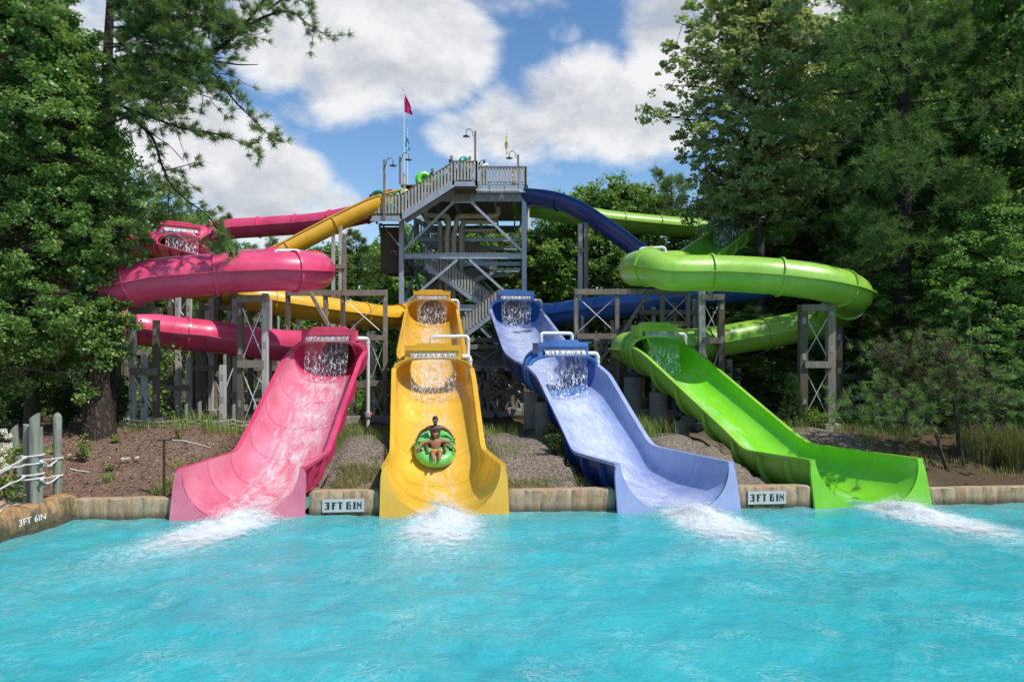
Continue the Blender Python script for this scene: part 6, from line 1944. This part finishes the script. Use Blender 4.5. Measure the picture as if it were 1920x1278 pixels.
def figure(label, Mx, pose, skin, hair, top=None, shorts=None, sc=1.0, group=None, hair_long=False):
    """one person; pose = joint places in the person's own frame (x right, y forward, z up), Mx places it in the park"""
    root = thing('person', label, 'person', (0, 0, 0), group); root.matrix_world = Mx @ Matrix.Scale(sc, 4)
    p = {k: Vector(v) for k, v in pose.items() if k != 'smile'}
    up = (p['head'] - p['neck']).normalized(); f = Vector(pose.get('face', (0, 1, 0))).normalized(); f = (f - up * f.dot(up)).normalized(); s = f.cross(up)
    J = {'pelvis': (p['pelvis'], (.125, .095)), 'waist': (p['pelvis'].lerp(p['chest'], .5), (.105, .085)), 'chest': (p['chest'], (.135, .095)), 'neck0': (p['neck'] - up * .05, .05), 'neck': (p['neck'] + up * .02, .046),
         'jaw': (p['head'] - up * .055 + f * .022, (.058, .062)), 'skull': (p['head'] + up * .045, (.074, .082)), 'crown': (p['head'] + up * .095, (.05, .055))}
    E = [('pelvis', 'waist'), ('waist', 'chest'), ('chest', 'neck0'), ('neck0', 'neck'), ('neck', 'jaw'), ('jaw', 'skull'), ('skull', 'crown')]
    for sd, q in ((-1, 'l'), (1, 'r')):
        sh, el, wr, ha = p['sh_' + q], p['el_' + q], p['wr_' + q], p['ha_' + q]
        J['sh' + q] = (sh, .058); J['up' + q] = (sh.lerp(el, .5), .046); J['el' + q] = (el, .038); J['fo' + q] = (el.lerp(wr, .35), .038); J['wr' + q] = (wr, .025)
        hd = (ha - wr).normalized(); J['pa' + q] = (wr + hd * .055, (.034, .018))
        E += [('chest', 'sh' + q), ('sh' + q, 'up' + q), ('up' + q, 'el' + q), ('el' + q, 'fo' + q), ('fo' + q, 'wr' + q), ('wr' + q, 'pa' + q)]
        hp, kn, an, to = p['hip_' + q], p['kn_' + q], p['an_' + q], p['to_' + q]
        J['hp' + q] = (hp, .085); J['th' + q] = (hp.lerp(kn, .5), .072); J['kn' + q] = (kn, .052); J['ca' + q] = (kn.lerp(an, .35), .054); J['an' + q] = (an, .034); J['fm' + q] = (an.lerp(to, .6), (.038, .028)); J['to' + q] = (to, (.034, .018))
        E += [('pelvis', 'hp' + q), ('hp' + q, 'th' + q), ('th' + q, 'kn' + q), ('kn' + q, 'ca' + q), ('ca' + q, 'an' + q), ('an' + q, 'fm' + q), ('fm' + q, 'to' + q)]
    body = skin_body('body', J, E, skin, root, 1)
    hb_ = MB(); rows_ = []
    for i in range(11):   # skull and jaw grown into the body mesh
        t = math.pi * (i + .03) / 10.06; zz_ = -math.cos(t); wd = math.sin(t) * (1 if zz_ > 0 else 1 - .22 * (-zz_))
        rows_.append([p['head'] + up * (.015 + zz_ * (.115 if zz_ > 0 else .125)) + s * (math.cos(a) * wd * .082) + f * ((math.sin(a) * wd * .098) + .008 + (.012 if zz_ < 0 else 0)) for a in [2 * math.pi * k / 14 for k in range(14)]])
    hb_.grid(rows_, wrap=True)
    import bmesh
    bm = bmesh.new(); bm.from_mesh(body.data); vv = [bm.verts.new(v) for v in hb_.v]
    for q_ in hb_.f:
        ff = bm.faces.new([vv[i] for i in q_]); ff.smooth = True
    bm.to_mesh(body.data); bm.free()
    # hands: five bent fingers each, rooted in the palm
    hb = MB()
    for sd, q in ((-1, 'l'), (1, 'r')):
        wr, ha = p['wr_' + q], p['ha_' + q]; hd = (ha - wr).normalized(); side = hd.cross(Vector((0, 0, 1))); side = side.normalized() if side.length > .1 else Vector((1, 0, 0)); nr = side.cross(hd)
        pc = wr + hd * .06
        for k in range(4):
            o = pc + side * (.012 * (k * 2 - 3) * .85) + hd * .02; L = (.055, .068, .064, .05)[k]
            hb.tube([o, o + hd * L * .5, o + hd * L * .85 - nr * .022, o + hd * L * .9 - nr * .05], [.0095, .009, .0085, .006], 6)
        o = wr + hd * .035 - side * sd * .03
        hb.tube([o, o - side * sd * .025 + hd * .02, o - side * sd * .03 + hd * .045 - nr * .02], [.011, .010, .007], 6)
    hb.build('fingers', skin, body, True, local=True)
    # face
    hc = p['head'] + up * .02
    MB().ball(hc + f * .108 - up * .012, .016, 8, 6, (.8, 1, 1.1)).build('nose', skin, body, True, local=True)
    for sg in (-1, 1): MB().ball(hc + s * sg * .084, .02, 8, 6, (.5, .8, 1.3)).build('ear', skin, body, True, local=True)
    for sg in (-1, 1):
        MB().ball(hc + f * .093 + s * sg * .031 + up * .016, .014, 8, 6).build('eye', M['eye'], body, True, local=True)
        MB().ball(hc + f * .105 + s * sg * .031 + up * .016, .0065, 6, 5).build('pupil', M['hair'], body, True, local=True)
    MB().ball(hc + f * .098 - up * .052, .024, 8, 5, (1.0, .5, .45)).build('mouth', M['teeth'] if pose.get('smile') else M['shorts_red'], body, True, local=True)
    hm = MB(); rows = []
    for i in range(7):
        t = i / 6 * R(92 if not hair_long else 118); row = []
        for k in range(16):
            a = 2 * math.pi * k / 16; d = s * math.cos(a) * math.sin(t) + f * math.sin(a) * math.sin(t) + up * math.cos(t)
            if math.sin(a) > .2 and t > R(62): d = (s * math.cos(a) * math.sin(R(62)) + f * math.sin(a) * math.sin(R(62)) + up * math.cos(R(62)))
            row.append(hc + up * .02 + s * (d.dot(s) * .090) + f * (d.dot(f) * .104 - .004) + up * (d.dot(up) * .108))
        rows.append(row)
    hm.grid(rows, wrap=True); hm.build('hair', hair, root, True, local=True)
    if shorts:
        J2 = {'pelvis': (p['pelvis'] + Vector((0, 0, 0)), (.145, .115)), 'waist': (p['pelvis'].lerp(p['chest'], .3), (.128, .105))}; E2 = [('pelvis', 'waist')]
        for q in 'lr':
            J2['hp' + q] = (p['hip_' + q], .105); J2['th' + q] = (p['hip_' + q].lerp(p['kn_' + q], .75), .092); E2 += [('pelvis', 'hp' + q), ('hp' + q, 'th' + q)]
        skin_body('shorts', J2, E2, shorts, root, 1)
    if top:
        J3 = {'chest': (p['chest'], (.16, .12)), 'waist': (p['pelvis'].lerp(p['chest'], .35), (.14, .11)), 'nk': (p['neck'] - up * .03, .066)}; E3 = [('chest', 'waist'), ('chest', 'nk')]
        for q in 'lr':
            J3['sh' + q] = (p['sh_' + q], .078); J3['sl' + q] = (p['sh_' + q].lerp(p['el_' + q], .7), .066); E3 += [('chest', 'sh' + q), ('sh' + q, 'sl' + q)]
        skin_body('shirt', J3, E3, top, root, 1)
    return root


def raft(label, Mx, mat, double=False, group='rafts', handles=True):
    root = thing('raft', label, 'raft', (0, 0, 0), group); root.matrix_world = Mx
    n, m = 40, 14
    for k, cy in enumerate((-.15, .15) if double else (0,)):
        b = MB(); rows = []
        for i in range(n):
            a = 2 * math.pi * i / n; row = []
            for j in range(m):
                t = 2 * math.pi * j / m; R_ = .42 + .19 * math.cos(t)
                row.append((R_ * math.cos(a), cy + R_ * math.sin(a), .19 + .185 * math.sin(t)))
            rows.append(row)
        rows.append(rows[0]); b.grid(rows, wrap=True, flip=True)
        rg = b.build('ring_tube', mat, root, True, local=True)
        fl = MB(); fl.lathe([(.40, .06), (.40, .10)], (0, cy, 0), 24); fl.build('floor_skin', mat, root, local=True)
        if handles:
            for sx in (-1, 1):
                h = MB(); h.tube([(sx * .40, cy + .14, .37), (sx * .43, cy + .14, .43), (sx * .55, cy + .14, .42), (sx * .58, cy + .14, .33)], .018, 6); h.ball((sx * .42, cy + .14, .36), .05, 8, 4, (1.4, 1, .35)); h.build('handle', M['black'], rg, True, local=True)
    return root


# the riders in the yellow chute
s = SL['yellow']; A = s['A']
def find_u(py):
    best = None
    for i in range(400):
        u = .5 + i * .02; q = A.P(u, 0, s['fl'](u)); yy = 639 - (q.z - CH) * FP / q.y
        if best is None or abs(yy - py) < best[0]: best = (abs(yy - py), u)
    return best[1]
u = find_u(850)
q = A.P(u, -.06, s['fl'](u)); q2 = A.P(u - .6, -.06, s['fl'](u - .6)); q1 = A.P(u + .6, -.06, s['fl'](u + .6))
yv = (q2 - q1).normalized(); xv = -A.b(u); xv = (xv - yv * xv.dot(yv)).normalized(); zv = xv.cross(yv)
c0 = (q1 + q2) / 2; c0 = c0 + zv * .05
xv, yv, zv = xv * 1.15, yv * 1.15, zv * 1.15
MR = Matrix(((xv.x, yv.x, zv.x, c0.x), (xv.y, yv.y, zv.y, c0.y), (xv.z, yv.z, zv.z, c0.z), (0, 0, 0, 1)))
raft('bright green double raft carrying two riders down the yellow chute', MR, M['green_vinyl'], True)
def mirror(d):
    o = dict(d)
    for k, v in d.items():
        if k.endswith('_r'): o[k[:-2] + '_l'] = (-v[0], v[1], v[2])
    return o
rear = mirror({'pelvis': (0, -.22, .22), 'chest': (0, -.36, .56), 'neck': (0, -.41, .73), 'head': (0, -.46, .86), 'face': (0, .84, .5), 'smile': 1,
               'sh_r': (.165, -.38, .67), 'el_r': (.40, -.36, .53), 'wr_r': (.52, -.20, .46), 'ha_r': (.55, -.11, .45),
               'hip_r': (.09, -.19, .22), 'kn_r': (.27, .08, .42), 'an_r': (.26, .36, .38), 'to_r': (.24, .46, .42)})
front = mirror({'pelvis': (0, .27, .20), 'chest': (0, .06, .44), 'neck': (0, -.05, .56), 'head': (0, -.08, .69), 'face': (0, .86, .5), 'smile': 1,
                'sh_r': (.155, .02, .49), 'el_r': (.40, .10, .50), 'wr_r': (.50, .28, .46), 'ha_r': (.54, .36, .44),
                'hip_r': (.08, .26, .21), 'kn_r': (.11, .50, .48), 'an_r': (.08, .74, .40), 'to_r': (.08, .80, .50)})
figure('rider in the back of the green raft, bare-chested and smiling', MR, rear, M['skin_dark'], M['hair'], None, M['shorts_navy'], group='riders on the green raft')
figure('rider in the front of the green raft in orange red shorts', MR, front, M['skin_brown'], M['hair'], None, M['shorts_red'], group='riders on the green raft')


def standing(h=1.0, arms='down'):
    d = {'pelvis': (0, 0, .92), 'chest': (0, 0, 1.27), 'neck': (0, 0, 1.45), 'head': (0, .02, 1.58), 'face': (0, 1, 0),
         'sh_r': (.18, 0, 1.39), 'el_r': (.23, .02, 1.10), 'wr_r': (.22, .12, .88), 'ha_r': (.22, .15, .78),
         'hip_r': (.09, 0, .88), 'kn_r': (.10, .03, .48), 'an_r': (.10, 0, .08), 'to_r': (.11, .16, .03)}
    d = mirror(d)
    if arms in ('head',):
        d['el_r'] = (.40, .05, 1.42); d['wr_r'] = (.22, .08, 1.62); d['ha_r'] = (.12, .08, 1.68)
        d['el_l'] = (-.27, .15, 1.17); d['wr_l'] = (-.12, .32, 1.15); d['ha_l'] = (-.02, .34, 1.14)
    if arms == 'rail':
        for sg, k in ((1, 'r'), (-1, 'l')): d['el_' + k] = (.25 * sg, .15, 1.15); d['wr_' + k] = (.12 * sg, .36, 1.14); d['ha_' + k] = (.05 * sg, .42, 1.13)
    if arms == 'up':
        for sg, k in ((1, 'r'), (-1, 'l')): d['el_' + k] = (.30 * sg, .1, 1.52); d['wr_' + k] = (.26 * sg, .14, 1.76); d['ha_' + k] = (.25 * sg, .16, 1.85)
    return d


def place(x, y, z, face_deg):
    """face_deg 0 looks toward the pool"""
    return Matrix.Translation(Vector((x, y, z))) @ Matrix.Rotation(math.pi + R(face_deg), 4, 'Z')


G = 'visitors waiting on the tower'
yp = YF - .02
figure('visitor in a white shirt with one hand raised to the head at the platform rail', place(tx(908, yp), yp, zdeck, -12), standing(1, 'head'), M['skin_dark'], M['hair'], M['shirt_white'], M['shorts_dark'], .97, G)
yq = yl0 + .55
figure('visitor with brown hair at the head of the stair', place(tx(846, yq), yq, tz(341, yq), 70), standing(), M['skin_light'], M['hair_brown'], M['shorts_navy'], M['shorts_dark'], .98, G)
figure('visitor on the upper landing right of the teal raft', place(tx(881, yq), yq, zl_hi, 20), standing(), M['skin_light'], M['hair_brown'], M['shirt_pink'], M['shorts_navy'], .98, G)
figure('black-haired visitor halfway up the stair behind the lime raft', place(tx(810, yq), yq, tz(364, yq), 80), standing(), M['skin_brown'], M['hair'], M['shorts_dark'], M['shorts_dark'], .95, G)
figure('visitor leaning an arm on the rail at the foot of the upper stair', place(tx(759, yq - .1), yq - .1, tz(396, yq), -20), standing(1, 'rail'), M['skin_light'], M['hair_brown'], M['shirt_white'], M['shorts_navy'], .93, G)
figure('visitor in a lime top behind the leaning visitor', place(tx(757, yq + .6), yq + .6, tz(391, yq), 30), standing(), M['skin_light'], M['hair'], M['shirt_lime'], M['shorts_dark'], .98, G)
def up_raft(label, px, py, yd, mat, tilt=0, yaw=0, handles=False):
    c = W(px, py, yd); Mx = Matrix.Translation(c) @ Matrix.Rotation(R(yaw), 4, 'Z') @ Matrix.Rotation(R(90 + tilt), 4, 'X') @ Matrix.Translation(Vector((0, 0, -.19)))
    return raft(label, Mx, mat, False, 'rafts', handles)
figure('visitor in white behind the stair slats below the lime raft', place(tx(783, yq), yq, tz(379, yq), 80), standing(), M['skin_light'], M['hair'], M['shirt_white'], M['shorts_navy'], .9, G)
figure('visitor in dark clothes on the lower landing between the two dark green rafts', place(tx(724, yq + .4), yq + .4, zl_lo, 10), standing(), M['skin_brown'], M['hair'], M['shorts_dark'], M['shorts_navy'], .86, G)
figure('visitor near the yellow flag far across the platform', place(tx(962, YF + 2.2), YF + 2.2, zdeck, 40), standing(), M['skin_light'], M['hair_brown'], M['shirt_pink'], M['shorts_navy'], .86, G)
up_raft('teal ring raft held low behind the lower landing slats', 722, 390, yq + .1, M['teal_vinyl'], 0, 5)
up_raft('teal ring raft behind the slats where the stair starts', 755, 386, yq + .2, M['teal_vinyl'], 0, -10)
up_raft('teal ring raft midway up the stair behind the slats', 776, 372, yq + .1, M['teal_vinyl'], -5, 15)
up_raft('teal ring raft standing upright on the upper landing', 871.5, 311, yq + .15, M['teal_vinyl'], 0, 55)
up_raft('teal ring raft lower on the upper landing behind the slats', 869, 328, yq + .5, M['teal_vinyl'], 0, 20)
up_raft('lime ring raft carried up the stair', 796, 338, yq - .1, M['lime_vinyl'], -12, 25)
up_raft('dark green ring raft on the lower landing by the tall lamp post', 709, 374, yq + .2, M['dkgreen_vinyl'], 0, -15)
up_raft('dark teal ring raft on the lower landing by the stair foot', 739, 377, yq + .25, M['dkgreen_vinyl'], 0, 10)
up_raft('teal ring raft held behind the stair slats', 832, 340, yq + .1, M['teal_vinyl'], -10, 20)
# ------------------------------------------------------------------ daylight, sky, camera
SUN = Vector((.48, -.30, .83)).normalized()
el = math.asin(SUN.z); azm = math.atan2(SUN.x, SUN.y)
w = bpy.data.worlds.new('World'); scene.world = w; w.use_nodes = True
t = w.node_tree; N = t.nodes; N.clear(); lk = t.links.new
out = N.new('ShaderNodeOutputWorld'); bg = N.new('ShaderNodeBackground'); lk(bg.outputs[0], out.inputs[0])
sky = N.new('ShaderNodeTexSky'); sky.sky_type = 'NISHITA'; sky.sun_disc = False; sky.sun_elevation = el; sky.sun_rotation = azm
sky.air_density = 1.0; sky.dust_density = .6; sky.ozone_density = 1.6
tc = N.new('ShaderNodeTexCoord')
def nmath(op, a, b=None, clamp=False):
    n = N.new('ShaderNodeMath'); n.operation = op; n.use_clamp = clamp
    for i, v in enumerate((a, b)):
        if v is None: continue
        if isinstance(v, bpy.types.NodeSocket): lk(v, n.inputs[i])
        else: n.inputs[i].default_value = v
    return n.outputs[0]
def nnoise(scale, detail, rough, off=(0, 0, 0), sc=(1, 1, 1.6), dist=0.):
    mp = N.new('ShaderNodeMapping'); mp.inputs['Location'].default_value = off; mp.inputs['Scale'].default_value = sc; lk(tc.outputs['Generated'], mp.inputs[0])
    n = N.new('ShaderNodeTexNoise'); n.inputs['Scale'].default_value = scale; n.inputs['Detail'].default_value = detail; n.inputs['Roughness'].default_value = rough; n.inputs['Distortion'].default_value = dist
    lk(mp.outputs[0], n.inputs['Vector']); return n.outputs['Fac']
# cumulus banks: direction of each bank, its angular size and density
CL = [((690, 60), .22, 1.0), ((560, 60), .17, .9), ((800, 100), .16, .95), ((640, 150), .13, .75), ((1080, 190), .15, 1.0), ((1180, 215), .13, .95), ((960, 230), .12, .85), ((1250, 150), .13, .8), ((860, 255), .09, .7),
      ((420, 300), .15, 1.05), ((520, 330), .10, 1.0), ((330, 250), .15, .95), ((470, 380), .12, .95), ((640, 400), .09, .55), ((1290, 40), .14, .8), ((1400, 20), .2, .7), ((1270, 245), .06, .8), ((1560, 150), .2, .8), ((1060, 60), .05, .55), ((560, 205), .05, .5), ((1010, 330), .08, .3), ((300, -60), .2, .8), ((1000, -200), .3, .7), ((1700, -100), .3, .8), ((-200, 200), .3, .8), ((100, 100), .2, .6), ((2200, 300), .4, .9)]
dens = None
def bank(py_shift):
    acc = None
    for (px, py), rad, amp in CL:
        d = Vector((px - 960, FP, 639 - py + py_shift)).normalized()
        vm = N.new('ShaderNodeVectorMath'); vm.operation = 'SUBTRACT'; lk(tc.outputs['Generated'], vm.inputs[0]); vm.inputs[1].default_value = d
        sc = N.new('ShaderNodeVectorMath'); sc.operation = 'MULTIPLY'; lk(vm.outputs[0], sc.inputs[0]); sc.inputs[1].default_value = (1, 1, 1.35)
        ln = N.new('ShaderNodeVectorMath'); ln.operation = 'LENGTH'; lk(sc.outputs[0], ln.inputs[0])
        mr = N.new('ShaderNodeMapRange'); mr.interpolation_type = 'SMOOTHSTEP'; lk(ln.outputs['Value'], mr.inputs[0])
        mr.inputs[1].default_value = rad; mr.inputs[2].default_value = rad * .25; mr.inputs[3].default_value = 0; mr.inputs[4].default_value = amp
        acc = mr.outputs[0] if acc is None else nmath('MAXIMUM', acc, mr.outputs[0])
    return acc
b0 = bank(0)
n1 = nnoise(6.5, 11, .60, (3.1, 0, 0), dist=.25); n2 = nnoise(2.6, 5, .55, (9, 2, 0))
raw = nmath('ADD', b0, nmath('MULTIPLY', nmath('SUBTRACT', n1, .5), 1.75))
mr = N.new('ShaderNodeMapRange'); mr.interpolation_type = 'SMOOTHSTEP'; lk(raw, mr.inputs[0]); mr.inputs[1].default_value = .24; mr.inputs[2].default_value = .84
cover = nmath('MULTIPLY', mr.outputs[0], .97)
# thickness greys the middle and underside of each bank
n3 = nnoise(6.5, 8, .58, (3.1, 0, -.045 * 1.6), dist=.25)
lift = nmath('SUBTRACT', n1, n3)
tone = nmath('ADD', nmath('MULTIPLY', lift, 2.6), nmath('MULTIPLY', nmath('SUBTRACT', n2, .5), .9))
tone = nmath('SUBTRACT', nmath('ADD', .72, tone), nmath('MULTIPLY', nmath('SUBTRACT', raw, .5, True), .42), True)
cr = N.new('ShaderNodeValToRGB'); e = cr.color_ramp.elements
e[0].position = .05; e[0].color = (2.5, 2.68, 2.95, 1); e[1].position = .85; e[1].color = (4.5, 4.52, 4.56, 1)
lk(tone, cr.inputs[0])
hs = N.new('ShaderNodeHueSaturation'); hs.inputs['Saturation'].default_value = 1.2; hs.inputs['Value'].default_value = .79; lk(sky.outputs[0], hs.inputs['Color'])
mx = N.new('ShaderNodeMix'); mx.data_type = 'RGBA'; lk(cover, mx.inputs[0]); lk(hs.outputs[0], mx.inputs[6]); lk(cr.outputs[0], mx.inputs[7])
lk(mx.outputs[2], bg.inputs[0]); bg.inputs[1].default_value = .15
sd = bpy.data.lights.new('sun', 'SUN'); sd.energy = 3.6; sd.angle = R(.53); sd.color = (1, .955, .89)
so = bpy.data.objects.new('sun', sd); link(so); so.rotation_euler = SUN.to_track_quat('Z', 'Y').to_euler(); so.location = (20, -10, 40)
cd = bpy.data.cameras.new('camera'); cd.lens = 24; cd.sensor_width = 36; cd.clip_end = 2000; cd.clip_start = .1
co = bpy.data.objects.new('camera', cd); link(co); co.location = (0, 0, CH); co.rotation_euler = (R(90), 0, 0)
scene.camera = co
vs = scene.view_settings; vs.view_transform = 'Standard'; vs.look = 'None'; vs.exposure = .44; vs.gamma = 1
scene.cycles.max_bounces = 8; scene.cycles.transparent_max_bounces = 12; scene.cycles.use_denoising = True
